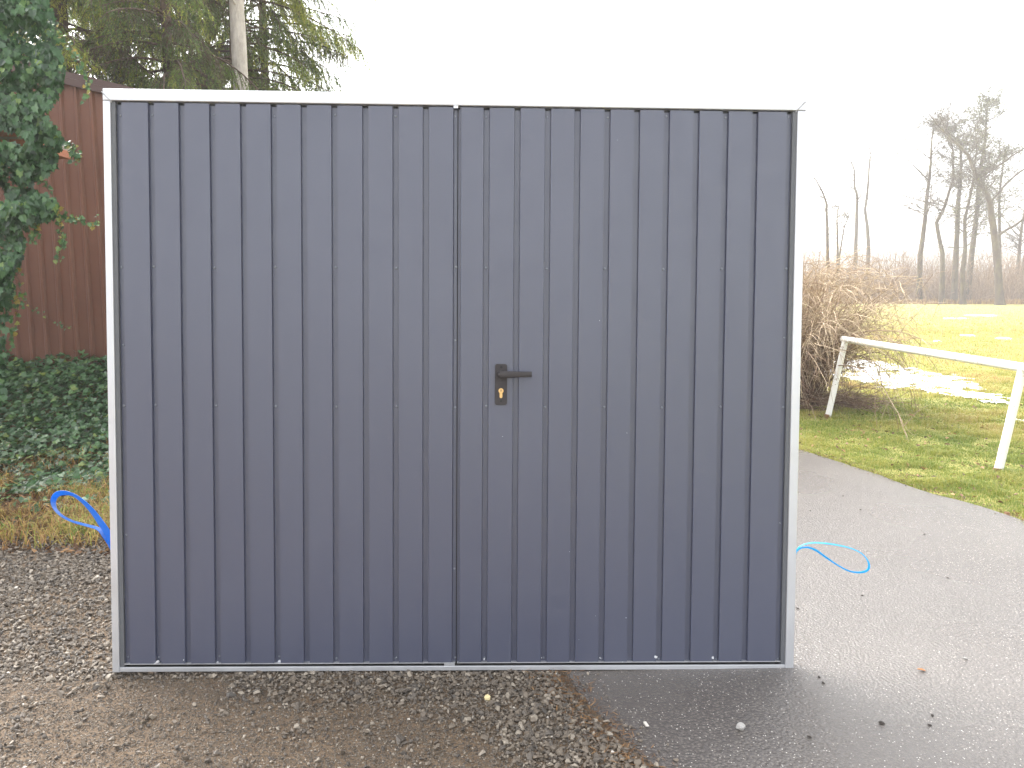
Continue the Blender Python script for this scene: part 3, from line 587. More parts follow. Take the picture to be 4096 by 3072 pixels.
# green verge and lawn at the right
mb = MB()
for (n, y0, y1, hm, wm) in ((150000, 3.6, 7.5, .030, .0035), (110000, 7.5, 13, .034, .006), (60000, 13, 26, .04, .012), (70000, 22, 58, .045, .022)):
    Y = rng.uniform(y0, y1, n); X = Y * rng.uniform(.30, .72, n)
    xr_ = x_at(rrQ, Y); k_ = X > xr_ - .015 + .02 * rng.normal(size=n); X, Y = X[k_], Y[k_]
    nn = grid_noise(X, Y, 1.3, 3, 4); n2 = grid_noise(X, Y, 5, 13, 3); far = np.clip((Y - 7) / 6, 0, 1)
    keep = (rng.random(len(X)) < .75 + .6 * n2) & (rng.random(len(X)) < np.clip((58 - Y) / 36, 0, 1)); X, Y, nn, n2, far = X[keep], Y[keep], nn[keep], n2[keep], far[keep]
    h = hm * rng.uniform(.4, 1.5, len(X)) * np.clip(1 + 1.3 * n2 + .5 * nn, .35, 2.4); tint = np.clip(.30 + .55 * nn + .30 * n2 + .34 * far + rng.normal(0, .16, len(X)), 0, 1)
    blades(mb, X, Y, ground_z(X, Y), h, wm * rng.uniform(.7, 1.3, len(X)), rng.uniform(.3, 1.1, len(X)), tint)
tag(mb.build('grass', GRASS), 'short yellow green lawn grass beside the asphalt road', 'grass', kind='stuff')
# a few brown leaves in the verge
def lay(mb, T, X, Y, Z, size, tint, tilt=.4):
    n = len(X); N = np.stack([rng.normal(0, tilt, n), rng.normal(0, tilt, n), np.ones(n)], 1); mb.scatter(T[0], T[1], np.stack([X, Y, Z], 1), rot_from_normals(N, rng.uniform(0, 6.28, n)), size, tint)
mb = MB(); n = 900; Y = rng.uniform(3.7, 9, n); X = Y * rng.uniform(.33, .70, n); k_ = X > x_at(rrQ, Y); X, Y = X[k_], Y[k_]; lay(mb, OVAL, X, Y, ground_z(X, Y) + .012, rng.uniform(.02, .05, len(X)), rng.uniform(0, 1, len(X)))
n = 500; Y = rng.uniform(3.6, 7.0, n); X = x_at(rrQ, Y) + rng.normal(.02, .035, n); lay(mb, OVAL, X, Y, np.full(n, .013), rng.uniform(.008, .02, n), rng.uniform(0, .6, n))
tag(mb.build('fallen_leaves', LEAFL), 'brown fallen leaves caught in the grass verge along the road', 'fallen leaves', kind='stuff')
for (px_, py2, sz, mat_, lb) in ((3685, 2698, .030, Mat('orange_leaf', .6).color((.42, .16, .05)).m, 'single orange brown leaf lying on the grey asphalt'), (3858, 2650, .022, PALE, 'small whitish leaf lying on the asphalt beside the orange leaf')):
    mb = MB(); g = gnd(px_, py2); V_, F_ = leaf_template([(0, -.5), (.2, -.3), (.27, 0), (.16, .3), (0, .5), (-.16, .3), (-.27, 0), (-.2, -.3)], .5); V_ = V_.copy(); V_[-1] = (0, 0, 0); mb.add(V_ * sz, F3=F_); Vb_ = V_ * sz - np.array([0, 0, .0008]); mb.add(Vb_, F3=[f[::-1] for f in F_]); o = mb.build('fallen_leaf', mat_); o.location = (g[0], g[1], .0165); o.rotation_euler = (.15, .1, 1.3); tag(o, lb, 'leaf')
# dry grass strip on the left, at the foot of the ivy
mb = MB(); n = 30000; X = rng.uniform(-4.2, -1.4, n); Y = rng.uniform(3.95, 6.0, n); ns = grid_noise(X, Y, 2.2, 41, 4); n2 = grid_noise(X, Y, 7, 43, 2)
pr = np.clip((Y - 3.9) / .7, 0, 1) * np.clip((6.0 - Y) / .6, 0, 1); keep = rng.random(n) < pr * (.42 + 1.7 * n2 + 1.3 * ns); X, Y, ns = X[keep], Y[keep], ns[keep]
blades(mb, X, Y, np.maximum(ground_z(X, Y), yard_z(X, Y) * (Y < 4.3)), rng.uniform(.03, .15, len(X)), rng.uniform(.003, .007, len(X)), rng.uniform(.5, 1.6, len(X)), np.clip(.5 + .4 * ns + rng.normal(0, .25, len(X)), 0, 1))
tag(mb.build('dry_grass', DRYG), 'matted straw coloured dry grass between the gravel and the ivy', 'dry grass', kind='stuff')
mb = MB(); n = 9000; X = rng.uniform(-4.2, -1.3, n); Y = rng.uniform(3.9, 5.9, n); lay(mb, OVAL, X, Y, ground_z(X, Y) + rng.uniform(.01, .03, n), rng.uniform(.02, .05, n), rng.uniform(0, 1, n), .6)
n = 1500; Y = rng.uniform(1.9, 3.2, n); X = x_at(rlQ, Y) + rng.normal(-.03, .045, n); lay(mb, leaf_template([(0, 0), (.05, .3), (.05, .7), (0, 1), (-.05, .7), (-.05, .3)]), X, Y, np.full(n, .012), rng.uniform(.012, .034, n), rng.uniform(.1, .9, n), .2)
tag(mb.build('leaf_litter', LEAFL), 'brown leaf and needle litter on the soil and along the asphalt edge', 'litter', kind='stuff')
# ivy ground cover on the bank
mb = MB(); n = 26000; X = rng.uniform(-5.2, -1.2, n); Y = rng.uniform(4.5, 7.35, n); ns = grid_noise(X, Y, 2.5, 51, 3)
keep = rng.random(n) < np.clip((Y - 5.0 + .55 * ns) / .6, .05, 1); X, Y = X[keep], Y[keep]; n = len(X); hump = .05 + .05 * grid_noise(X, Y, 3, 55, 3) + .10 * np.clip((Y - 6.4) / .8, 0, 1)
N = np.stack([rng.normal(0, .45, n), rng.normal(-.55, .4, n), np.ones(n)], 1); D = np.stack([rng.normal(0, .7, n), -np.ones(n), rng.normal(-.25, .3, n)], 1)
mb.scatter(IVYT[0], IVYT[1], np.stack([X, Y, ground_z(X, Y) + hump * rng.uniform(.1, 1.5, n)], 1), rot_dir(D, N), rng.uniform(.03, .062, n), np.clip(rng.normal(.55, .22, n), 0, .94))
tag(mb.build('ivy_ground_cover', IVY), 'dark green ivy carpet covering the bank below the brown sheet wall', 'ground cover', kind='stuff')

# ------------------------------------------------------------------ brown sheet metal shed, brick pier, ivy
SY = 7.2
shed = empty('metal_shed', (-4.2, SY, 0)); tag(shed, 'reddish brown ribbed sheet metal shed wall with a dark sloping roof edge', 'shed')
top = lambda x: np.interp(x, [atd(150 * V2, 150 * V2, SY)[0], atd(218 * V2, 190 * V2, SY)[0]], [atd(0, 158 * V2, SY)[2], atd(0, 189 * V2, SY)[2]])
xa, xb_ = -7.0, -2.9; xA, zA = atd(95 * V2, 160 * V2, SY)[[0, 2]]; xB, zB = atd(218 * V2, 190 * V2, SY)[[0, 2]]; sl = (zB - zA) / (xB - xA)
mb = MB(); prof = []; x = xa; per = .145
while x < xb_: prof += [(x, 0), (x + .085, 0), (x + .100, -.022), (x + .120, -.022)]; x += per - .01
prof = np.array(prof); k = len(prof); V = []
for zf in np.linspace(0, 1, 8):
    for (px_, d_) in prof: zt_ = zA + (px_ - xA) * sl; V.append((px_ + 4.2, d_, .2 + (zt_ - .2) * zf))
i = np.arange(7)[:, None] * k + np.arange(k - 1)[None]; mb.add(V, F4=np.stack([i, i + 1, i + k + 1, i + k], -1).reshape(-1, 4)); mb.build('sheet_wall', BROWN, shed)
mb = MB()
za_, zb2 = zA + (xa - xA) * sl, zA + (xb_ - xA) * sl
def slab(mb, x0, z0, x1, z1, y0, y1, th): V = [(x0, y0, z0), (x1, y0, z1), (x1, y1, z1), (x0, y1, z0), (x0, y0, z0 + th), (x1, y0, z1 + th), (x1, y1, z1 + th), (x0, y1, z0 + th)]; mb.add(V, F4=[(3, 2, 1, 0), (4, 5, 6, 7), (0, 1, 5, 4), (1, 2, 6, 5), (2, 3, 7, 6), (3, 0, 4, 7)])
slab(mb, xa + 4.2, za_ + .003, xb_ + 4.25, zb2 + .003, -.05, 1.9, .05); slab(mb, xa + 4.2, za_ - .055, xb_ + 4.25, zb2 - .055, -.052, -.03, .057); mb.build('roof', FLASH, shed)
mb = MB(); mb.box(xa + 4.2, xb_ + 4.2, .03, 1.8, .1, 1.95); mb.box(xb_ + 4.18, xb_ + 4.2, 0, 1.8, .1, zb2 - .02); mb.build('side_wall', BROWN, shed)
# brick pier
xP = -3.95; pier = MB(); pier.box(xP - 1.0, xP, 4.95, 5.4, -.05, 3.15)
zl0, zl1 = atd(30 * V2, 318 * V2, 4.9)[2], atd(30 * V2, 283 * V2, 4.9)[2]; pier.box(xP - .95, atd(64 * V2, 300 * V2, 4.9)[0], 4.90, 5.35, zl0, zl1); o = pier.build('brick_pier', BRICK); tag(o, 'orange brick pier almost hidden by climbing ivy at the left border', 'brick pier')
# climbing ivy on the pier: stems and leaves, one plant
ivy = empty('climbing_ivy', (xP, 4.9, 0)); tag(ivy, 'dense climbing ivy with hanging shoots covering the brick pier at the left border', 'ivy')
base = np.array([xP, 4.9, 0]); W = []
outline = [(-300, -60), (62, -60), (118, 20), (126, 90), (140, 180), (92, 240), (138, 300), (124, 350), (92, 385), (60, 400), (118, 430), (130, 470), (60, 478), (52, 500), (46, 560), (25, 600), (30, 640), (14, 700), (6, 770), (10, 860), (-20, 900), (-300, 900)]
P = np.array(outline, float); n = 26000; px = rng.uniform(-300, 180, n); py_ = rng.uniform(-60, 900, n); keep = in_poly(px, py_, P); px, py_ = px[keep], py_[keep]; n = len(px)
# distance from right outline controls depth bulge
cl = grid_noise(px, py_, .018, 61, 3); Yd = 4.86 - .26 * np.clip(cl + .4, 0, 1.2) - .1 * rng.random(n) + .12 * rng.random(n)
k_ = rng.random(n) < .72 + 1.0 * cl; hole = (np.hypot((px - 20) / 34, (py_ - 292) / 15) < 1) | (np.hypot((px - 3) / 12, (py_ - 415) / 26) < 1) | (np.hypot((px - 50) / 12, (py_ - 303) / 14) < 1); k_ &= ~hole; px, py_, Yd, cl = px[k_], py_[k_], Yd[k_], cl[k_]; n = len(px)
pos = np.array([atd(a * V2, b * V2, c_) for a, b, c_ in zip(px, py_, Yd)])
N = np.stack([rng.normal(.15, .45, n), -np.ones(n), rng.normal(.5, .45, n)], 1); D = np.stack([rng.normal(.1, .5, n), rng.normal(-.2, .2, n), -np.ones(n)], 1)
mb = MB(); mb.scatter(IVYT[0], IVYT[1], pos - base, rot_dir(D, N), rng.uniform(.022, .054, n), np.clip(rng.normal(.42, .22, n) + .15 * cl, 0, .93))
# hanging shoots
shoots = [[(90, 380, 4.8), (118, 440, 4.78), (132, 480, 4.78), (134, 520, 4.78), (128, 555, 4.78), (116, 575, 4.78)], [(110, 465, 4.8), (150, 472, 4.8), (185, 477, 4.82), (216, 480, 4.85)], [(40, 635, 6.9), (75, 668, 7.05), (110, 692, 7.08), (150, 708, 7.1)], [(20, 520, 4.8), (38, 590, 4.8), (42, 645, 4.8), (30, 700, 4.8), (15, 760, 4.8)], [(60, 430, 4.75), (80, 480, 4.75), (70, 520, 4.75)], [(120, 60, 4.7), (165, 120, 4.7), (190, 175, 4.72), (185, 215, 4.72)], [(150, 310, 4.78), (162, 330, 4.78), (160, 345, 4.78)]]
ms = MB()
for S in shoots:
    Q = np.array([atd(a * V2, b * V2, c_) for a, b, c_ in S]) - base; t = np.linspace(0, len(Q) - 1, 40); Q = np.stack([np.interp(t, np.arange(len(Q)), Q[:, a]) for a in range(3)], 1); Q += .006 * rng.normal(size=Q.shape)
    ms.tube(Q, np.linspace(.003, .0012, 40), 5); n = 70 if S[0][2] < 6 else 26; i_ = rng.integers(0, 40, n); N = np.stack([rng.normal(0, .5, n), -np.ones(n), rng.normal(.4, .4, n)], 1); D = np.stack([rng.normal(0, .8, n), rng.normal(-.2, .2, n), rng.normal(-.6, .5, n)], 1)
    mb.scatter(IVYT[0], IVYT[1], Q[i_] + rng.normal(0, .012, (n, 3)), rot_dir(D, N), rng.uniform(.014, .034, n), np.clip(rng.normal(.7, .2, n), 0, 1))
for k in range(40):
    x = xP - random.uniform(0, .9); z = 0; Q = [(x, 4.92, 0)]
    while z < 3.1: z += .12; x += random.uniform(-.05, .05); Q.append((x, 4.93 - random.uniform(0, .04), z))
    ms.tube(np.array(Q) - base, np.linspace(.012, .004, len(Q)), 5)
mb.build('leaves', IVY, ivy); ms.build('stems', BBARK, ivy, smooth=True)

# ------------------------------------------------------------------ spruces and the pale trunk at the upper left
def branch_path(p, d, L, droop, n=10, wob=.04):
    P = [np.array(p, float)]; d = np.array(d, float); d /= np.linalg.norm(d); s = L / (n - 1)
    for i in range(n - 1): d = d + np.array([random.gauss(0, wob), random.gauss(0, wob), random.gauss(0, wob) - droop / n]); d /= np.linalg.norm(d); P.append(P[-1] + d * s)
    return np.array(P)
NT = ([(-.09, 0, 0), (.09, 0, 0), (0, 1, 0)], [(0, 1, 2)])
def spruce(name, x, y, z0, z1, rad, label, trunk_r, bark, nb=60, lean=0.0, ltint=.35, group='conifers behind the brown shed', barez=None, dens=1.0):
    t = empty(name, (x, y, 0)); tag(t, label, 'spruce tree', group)
    tr = MB(); zz = np.linspace(-.05, 13, 30); tr.tube(np.stack([lean * zz + .02 * np.sin(zz), .02 * np.cos(zz * 1.3), zz], 1), trunk_r * (1 - zz / 15), 14); tr.build('trunk', bark, t, smooth=True)
    br = MB(); tw_s = []; tw_d = []; tw_l = []; tw_t = []
    for b in range(nb):
        z = z0 + (z1 - z0) * (b + random.random()) / nb; a = random.uniform(0, 2 * math.pi); L = rad * random.uniform(.65, 1.1) * (1 - .35 * (z - z0) / (13 - z0)); p = (lean * z, 0, z)
        P = branch_path(p, (math.cos(a), math.sin(a), random.uniform(-.1, .25)), L, random.uniform(.5, 1.1), 12); br.tube(P, np.linspace(.016, .004, 12), 5, tint=.3)
        bt = random.uniform(-.28, .36)
        ns_ = int(L * 30)
        for s in range(ns_):
            f = (s + random.random()) / ns_; f = .12 + .88 * f; q_ = f * 11; i0 = min(int(q_), 10); pp = P[i0] + (P[i0 + 1] - P[i0]) * (q_ - i0); dd = P[i0 + 1] - P[i0]; dd /= np.linalg.norm(dd)
            sd = np.cross(dd, (0, 0, 1)) * random.choice((-1, 1)); d0 = dd * .6 + sd * random.uniform(.3, 1) + np.array([0, 0, random.uniform(-1.1, -.1)]); l2 = random.uniform(.22, .55) * (1.1 - .4 * f)
            Q = branch_path(pp, d0, l2, 1.3, 6, .08); br.tube(Q, np.linspace(.004, .0018, 6), 3, tint=.4, cap=False)
            if f < .28 and random.random() < .6: continue           # bare inner twigs
            for j in range(5):
                for r_ in range(int(2 * dens) if random.random() < .5 else int(3 * dens)):
                    e = Q[j] + (Q[j + 1] - Q[j]) * random.random(); dv = (Q[j + 1] - Q[j]) / (np.linalg.norm(Q[j + 1] - Q[j])); e2 = dv + rng.normal(0, .55, 3) + np.array([0, 0, -.35]); tw_s.append(e); tw_d.append(e2 / np.linalg.norm(e2)); tw_l.append(random.uniform(.04, .10)); tw_t.append(ltint + bt + (.28 if j >= 3 and random.random() < .5 else 0) + random.gauss(0, .08))
    br.build('branches', BBARK, t, smooth=True)
    S = np.array(tw_s); Dv = np.array(tw_d); Ln = np.array(tw_l); Tt = np.clip(tw_t, 0, 1); n = len(S); nm = MB(); K = 8
    f = np.tile(np.linspace(0, .95, K), n); S2 = np.repeat(S, K, 0) + np.repeat(Dv * Ln[:, None], K, 0) * f[:, None]; ND = np.repeat(Dv, K, 0) * .9 + rng.normal(0, .62, (n * K, 3)); NN = rng.normal(size=(n * K, 3))
    sc = np.stack([rng.uniform(.018, .026, n * K) * 1.0, rng.uniform(.014, .026, n * K), np.ones(n * K)], 1)
    nm.scatter(NT[0], NT[1], S2, rot_dir(ND, NN), sc * np.array([2.0, 1.35, 1]), np.repeat(Tt, K)); nm.build('needles', NEEDLE, t)
    return t
YS = 10.0
def X_at(vx, Yd): return (vx * V2 - 2048) / F_PX * Yd * 1.0 / (math.cos(PITCH) + .0)
spruce('spruce_tree', X_at(185, 9.3), 9.3, 2.45, 5.6, 1.8, 'dark green spruce with drooping boughs above the brown shed roof', .10, BBARK, 78, ltint=.45)
spruce('spruce_tree', X_at(505, 10.3), 10.9, 2.5, 6.4, 1.85, 'spruce with long hanging sprays against the white sky, behind the pale trunk', .09, BBARK, 100, ltint=.42)
spruce('spruce_tree', X_at(400, 8.9), 8.9, 2.35, 5.4, 1.35, 'brownish thinner spruce between the dark spruce and the pale trunk', .07, BBARK, 56, ltint=.20, dens=.8)
spruce('spruce_tree', X_at(-40, 8.6), 9.0, 2.8, 5.8, 1.9, 'spruce whose boughs hang over the ivy at the left top corner', .11, BBARK, 76, ltint=.5)
spruce('spruce_tree', X_at(250, 12.5), 13.2, 3.0, 7.0, 2.0, 'farther dark spruce filling the gap behind the front spruces', .11, BBARK, 36, ltint=.3)
spruce('spruce_tree', X_at(585, 11.5), 11.8, 2.5, 6.8, 1.6, 'spruce at the right end of the row with thin sprays reaching above the gate', .08, BBARK, 84, ltint=.42)
# pale trunk with sparse green sprays
pt = empty('tree', (atd(519 * V2, 120 * V2, 9.3)[0] + .01, 9.3, 0)); tag(pt, 'single pale smooth tree trunk rising behind the gate top among the spruces', 'tree')
mb = MB(); zz = np.linspace(-.05, 9, 40); mb.tube(np.stack([-.004 * zz + .02 * np.sin(zz * .8), .02 * np.cos(zz), zz], 1), .105 - .006 * zz + .003 * np.sin(zz * 5), 18); mb.build('trunk', PBARK, pt, smooth=True)
mb = MB()
for k in range(14):
    z = random.uniform(3.9, 8.5); a = random.uniform(0, 6.28); mb.tube(branch_path((-.004 * z, 0, z), (math.cos(a), math.sin(a), .6), random.uniform(.5, 1.4), -.2, 8, .1), np.linspace(.016, .003, 8), 5)
mb.build('branches', PBARK, pt, smooth=True)

# ------------------------------------------------------------------ arching bush
bx, by = gnd(1712 * V2, 872 * V2)[:2]
bush = empty('bush', (bx, by, 0)); tag(bush, 'leafless arching bush of tan twigs beside the gate post, in front of the snow', 'bush')
mb = MB()
for k in range(330):
    a = random.uniform(0, 6.283); r0 = random.uniform(0, .30); p = np.array([r0 * math.cos(a), r0 * math.sin(a), 0]); out = random.uniform(.1, .72) * (1.25 if math.cos(a) < 0 else 1); L = random.uniform(1.2, 2.35)
    d = np.array([math.cos(a) * out * .75, math.sin(a) * out * .75, 1.35]); P = branch_path(p, d, L, random.uniform(.9, 2.4), 16, .07); P[:, 2] = np.maximum(P[:, 2], .02); m_ = P[:, 2] > 1.42; P[m_, 2] = 1.42 + (P[m_, 2] - 1.42) * .35
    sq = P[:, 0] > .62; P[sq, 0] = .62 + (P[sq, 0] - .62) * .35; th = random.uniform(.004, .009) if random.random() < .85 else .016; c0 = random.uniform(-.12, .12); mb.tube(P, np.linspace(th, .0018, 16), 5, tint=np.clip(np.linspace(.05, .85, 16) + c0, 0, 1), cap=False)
    for s in range(13):
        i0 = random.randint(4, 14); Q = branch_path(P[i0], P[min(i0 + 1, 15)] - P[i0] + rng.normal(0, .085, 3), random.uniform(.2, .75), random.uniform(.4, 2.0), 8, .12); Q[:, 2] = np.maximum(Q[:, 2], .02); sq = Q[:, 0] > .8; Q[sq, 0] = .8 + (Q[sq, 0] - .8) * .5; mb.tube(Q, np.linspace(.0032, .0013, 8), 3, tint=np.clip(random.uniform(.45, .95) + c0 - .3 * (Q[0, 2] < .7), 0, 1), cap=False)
        if random.random() < .6: Q2 = branch_path(Q[4], rng.normal(0, 1, 3) + np.array([0, 0, -.3]), random.uniform(.1, .35), .8, 5, .1); Q2[:, 2] = np.maximum(Q2[:, 2], .01); mb.tube(Q2, np.linspace(.002, .001, 5), 3, tint=random.uniform(.3, .9), cap=False)
mb.build('stems', STEM, bush)
mb = MB()
for k in range(520):
    a = random.uniform(-1.2, 1.2) if random.random() < .7 else random.uniform(0, 6.28); r0 = random.uniform(.1, .9); p = np.array([r0 * math.cos(a), r0 * math.sin(a) * .6 - .1, random.uniform(.01, .12)]); Q = branch_path(p, (random.gauss(0, 1), random.gauss(0, 1), random.gauss(.15, .3)), random.uniform(.25, .7), .5, 7, .15); Q[:, 2] = np.clip(Q[:, 2], .01, .28); mb.tube(Q, .003, 3, tint=random.uniform(.1, .65), cap=False)
mb.build('fallen_twigs', STEM, bush)

# ------------------------------------------------------------------ white pipe barrier
l0 = gnd(3308, 1668); l1 = atd(3382, 1358, l0[1]); r0 = gnd(3988, 1888); r1 = atd(4092, 1470, r0[1])
bar = empty('pipe_barrier', tuple(l0)); tag(bar, 'low white painted steel pipe barrier with rust patches leaning in the grass', 'barrier')
o0 = l0
def pipe(name, a, b, r, k=18, ext=.0, mat=PIPE):
    a = np.array(a) - o0; b = np.array(b) - o0; P = a + (b - a) * np.linspace(0, 1, 24)[:, None]; mb = MB(); mb.tube(P, r, k); return mb.build(name, mat, bar, smooth=False)
pr_ = .033
for ob in (pipe('post', l0 - np.array([0, 0, .05]), l1 - np.array([0, 0, .0]), pr_ * .92), pipe('post', r0 - np.array([0, 0, .05]), r1, pr_ * .92)):
    for p in ob.data.polygons: p.use_smooth = len(p.vertices) == 4
dr = (r1 - l1) / np.linalg.norm(r1 - l1); ob = pipe('rail', l1 - dr * .05, r1 + dr * 1.1, pr_)
for p in ob.data.polygons: p.use_smooth = len(p.vertices) == 4
mb = MB(); e = l1 - dr * .05 - o0; mb.tube([e - dr * .006, e - dr * .0005], pr_ * .9, 14); mb.build('rusty_pipe_end', RUST, bar)
for a in (l0, r0):
    mb = MB(); P = np.array(a) - o0; mb.tube([P + (0, 0, -.02), P + (.006, 0, .03)], pr_ * .97, 14); mb.build('rusty_foot', RUST, bar)

# ------------------------------------------------------------------ snow
poly = np.array([gnd(3140 + a * .6028, 1200 + b * .6028)[:2] for a, b in [(120, 390), (420, 388), (640, 420), (900, 462), (1150, 508), (1270, 560), (1460, 660), (1500, 710), (1330, 690), (1180, 660), (1080, 655), (1000, 625), (850, 590), (650, 585), (500, 555), (370, 520), (200, 505)]])
sx = np.arange(2.6, 9.5, .035); sy = np.arange(7.5, 15.5, .035); X, Y = np.meshgrid(sx, sy); ins = in_poly(X, Y, poly).astype(float)
for _ in range(6): ins = (ins + np.roll(ins, 2, 0) + np.roll(ins, -2, 0) + np.roll(ins, 2, 1) + np.roll(ins, -2, 1)) / 5
nsn = grid_noise(X, Y, 1.3, 71, 5); n3 = grid_noise(X, Y, 8, 77, 3); hgt = (ins - .50) + .62 * nsn + 1.15 * n3; hgt = np.where(ins < .07, -1, hgt); hs = np.clip(hgt, 0, .5)
Z = ground_z(X, Y) + np.where(hgt > 0, .008 + .030 * hs + .006 * n3, -.02); ok = hgt > -.03; okf = ok[:-1, :-1] & ok[1:, 1:] & ok[1:, :-1] & ok[:-1, 1:]
k = len(sx); i = (np.arange(len(sy) - 1)[:, None] * k + np.arange(k - 1)[None])[okf]; mb = MB(); mb.add(np.stack([X, Y, Z], -1).reshape(-1, 3), F4=np.stack([i, i + 1, i + k + 1, i + k], -1))
tag(mb.build('snow', SNOW, smooth=True), 'thawing white snow patch lying on the grass behind the barrier', 'snow', kind='stuff')
def snowlet(px, py, w, h, label):
    g = gnd(px, py); mb = MB(); k = 28; a = np.arange(k) * 2 * math.pi / k; rad = np.array([.75 + .35 * noise.noise(Vector((math.cos(b) * 1.6 + px, math.sin(b) * 1.6, 0))) for b in a]); z = ground_z(np.array([g[0]]), np.array([g[1]]))[0]
    V = [(math.cos(b) * r_ * w, math.sin(b) * r_ * h, -.01) for b, r_ in zip(a, rad)] + [(math.cos(b) * r_ * w * .75, math.sin(b) * r_ * h * .75, .016 + .006 * math.sin(b * 5)) for b, r_ in zip(a, rad)] + [(0, 0, .022)]
    mb.add(V, F4=[(j, (j + 1) % k, k + (j + 1) % k, k + j) for j in range(k)], F3=[(k + j, k + (j + 1) % k, 2 * k) for j in range(k)]); o = mb.build('snow_patch', SNOW, smooth=True); o.location = (g[0], g[1], z); tag(o, label, 'snow patch', 'small leftover snow patches on the lawn')
snowlet(3920, 1262, .95, 1.1, 'long thin farthest snow patch on the lawn below the tall trees')
snowlet(3820, 1274, .7, .5, 'faint far snow patch just left of the farthest one')
snowlet(3868, 1342, .26, .35, 'small snow patch on the mid lawn left of its twin')
snowlet(4018, 1355, .24, .35, 'small snow patch on the mid lawn near the right border')
snowlet(3752, 1366, .12, .2, 'tiny snow patch on the mid lawn, left of the other two')
snowlet(4085, 1690, .10, .14, 'snow patch close to the near barrier post at the right border')

# ------------------------------------------------------------------ bare trees beyond the lawn
def grow(br, p, d, L, r, lvl, maxl, spread=.6, up=.12, ends=None, seg=7, gn=.10, kids=(2, 3), sides=6):
    P = branch_path(p, d, L, -up, seg, gn); br.tube(P, np.linspace(max(r, .012), max(r * .55, .010), seg), sides if lvl < 2 else 3, tint=.3 + .1 * lvl, cap=False)
    if ends is not None and lvl >= 1: ends.append(P)
    if lvl >= maxl: return
    for k in range(random.randint(*kids)):
        dd = P[-1] - P[-2]; dd /= np.linalg.norm(dd); nd = dd + rng.normal(0, spread, 3); grow(br, P[-1], nd, L * random.uniform(.5, .85), r * .5, lvl + 1, maxl, spread, up, ends, seg, gn * 1.2, kids, sides)
    for k in range(random.randint(1, 3) + (1 if lvl else 0)):
        i0 = random.randint(2, seg - 2); dd = P[i0 + 1] - P[i0]; dd /= np.linalg.norm(dd); nd = dd + rng.normal(0, spread * 1.25, 3); grow(br, P[i0], nd, L * random.uniform(.35, .6), r * .35, lvl + 1, maxl, spread, up, ends, seg, gn * 1.2, kids, sides)
def bare_tree(path_px, Yd, r0, label, bark=MBARK, side=(), maxl=3, blen=2.6, needles=0, ntint=.5, group='bare trees beyond the lawn', name='tree', ivyr=None, cat='tree', rtop=.10):
    """trunk follows the photographed line at distance Yd; side = [(t, dx, dz, len)] main limbs"""
    Q = np.array([atd(a, b, Yd) for a, b in path_px]); Q[0, 2] = -.15; base = np.array([Q[0, 0], Yd, 0]); Q = Q - base; Q[:, 1] += np.cumsum(rng.normal(0, .12, len(Q))) * 1.0
    t = empty(name, tuple(base)); tag(t, label, cat, group)
    tt = np.linspace(0, len(Q) - 1, 6 * len(Q)); k = len(tt); P = np.stack([np.interp(tt, np.arange(len(Q)), Q[:, a]) for a in range(3)], 1); P += .03 * np.sin(np.outer(tt * 2.3, [1, 1.3, 0])); rad = r0 * (1 - (1 - rtop) * np.linspace(0, 1, k)) * (1 + .35 * np.exp(-P[:, 2] / .5))
    mb = MB(); mb.tube(P, rad, 10); mb.build('trunk', bark, t, smooth=True)
    br = MB(); ends = []
    for (f, dx, dz, L) in side:
        i0 = int(f * (k - 1)); grow(br, P[i0], (dx, random.uniform(-.4, .4), dz), L, rad[i0] * .45, 1, maxl, .55, .25, ends)
    H = P[-1, 2]
    for s in range(int(blen * 13)):
        i0 = int(random.uniform(.35, .99) * (k - 1)); a = random.uniform(0, 6.28); grow(br, P[i0], (math.cos(a), math.sin(a) * .8, random.uniform(0, .9)), random.uniform(.5, 1.3) * blen * .55 * (1.15 - i0 / k * .6), max(rad[i0] * .3, .024), 1, maxl, .6, .2, ends)
    br.build('branches', bark, t, smooth=True)
    if needles:
        nm = MB(); E = np.vstack(ends); i = rng.integers(0, len(E), needles); S = E[i] + rng.normal(0, .14, (needles, 3)); S = S[S[:, 2] > 2.2]; n = len(S); N = rng.normal(size=(n, 3)); sz = rng.uniform(.04, .11, n)
        D = np.stack([rng.normal(0, 1, n), rng.normal(0, 1, n), rng.normal(-.5, .4, n)], 1); nm.scatter(OVAL[0], OVAL[1], S, rot_dir(D, N), np.stack([sz * 1.2, sz * 2, sz], 1), np.clip(ntint + rng.normal(0, .25, n), 0, 1)); nm.build('crown', LARCHN, t)
    return t
z3 = lambda *pts: [(3140 + a * .6028, 300 + b * .6028) for a, b in pts]
bare_tree(z3((890, 1480), (885, 1200), (905, 950), (920, 750), (935, 560), (955, 400), (955, 335)), 62, .22, 'tall slender bare tree standing left of the conifer clump', side=[(.55, -1, .7, 4), (.68, -.9, .8, 4.5), (.7, 1, .6, 3), (.85, .7, .8, 3)], maxl=3, blen=3.0)
bare_tree(z3((1040, 1500), (1042, 1300), (1045, 1180), (1000, 980), (1060, 860), (1100, 700), (1100, 520), (1080, 400), (990, 250)), 60, .20, 'dark leaning bare tree, leftmost trunk of the conifer clump', side=[(.5, -1, .2, 3)], maxl=3, blen=2.6)
bare_tree(z3((1125, 1500), (1135, 1250), (1145, 1000), (1165, 780), (1180, 600), (1190, 440), (1120, 400), (1060, 340)), 61, .24, 'dark bare trunk second in the conifer clump with mossy boughs', side=[(.6, 1, .5, 3)], maxl=3, needles=2600, ntint=.35, blen=3.2)
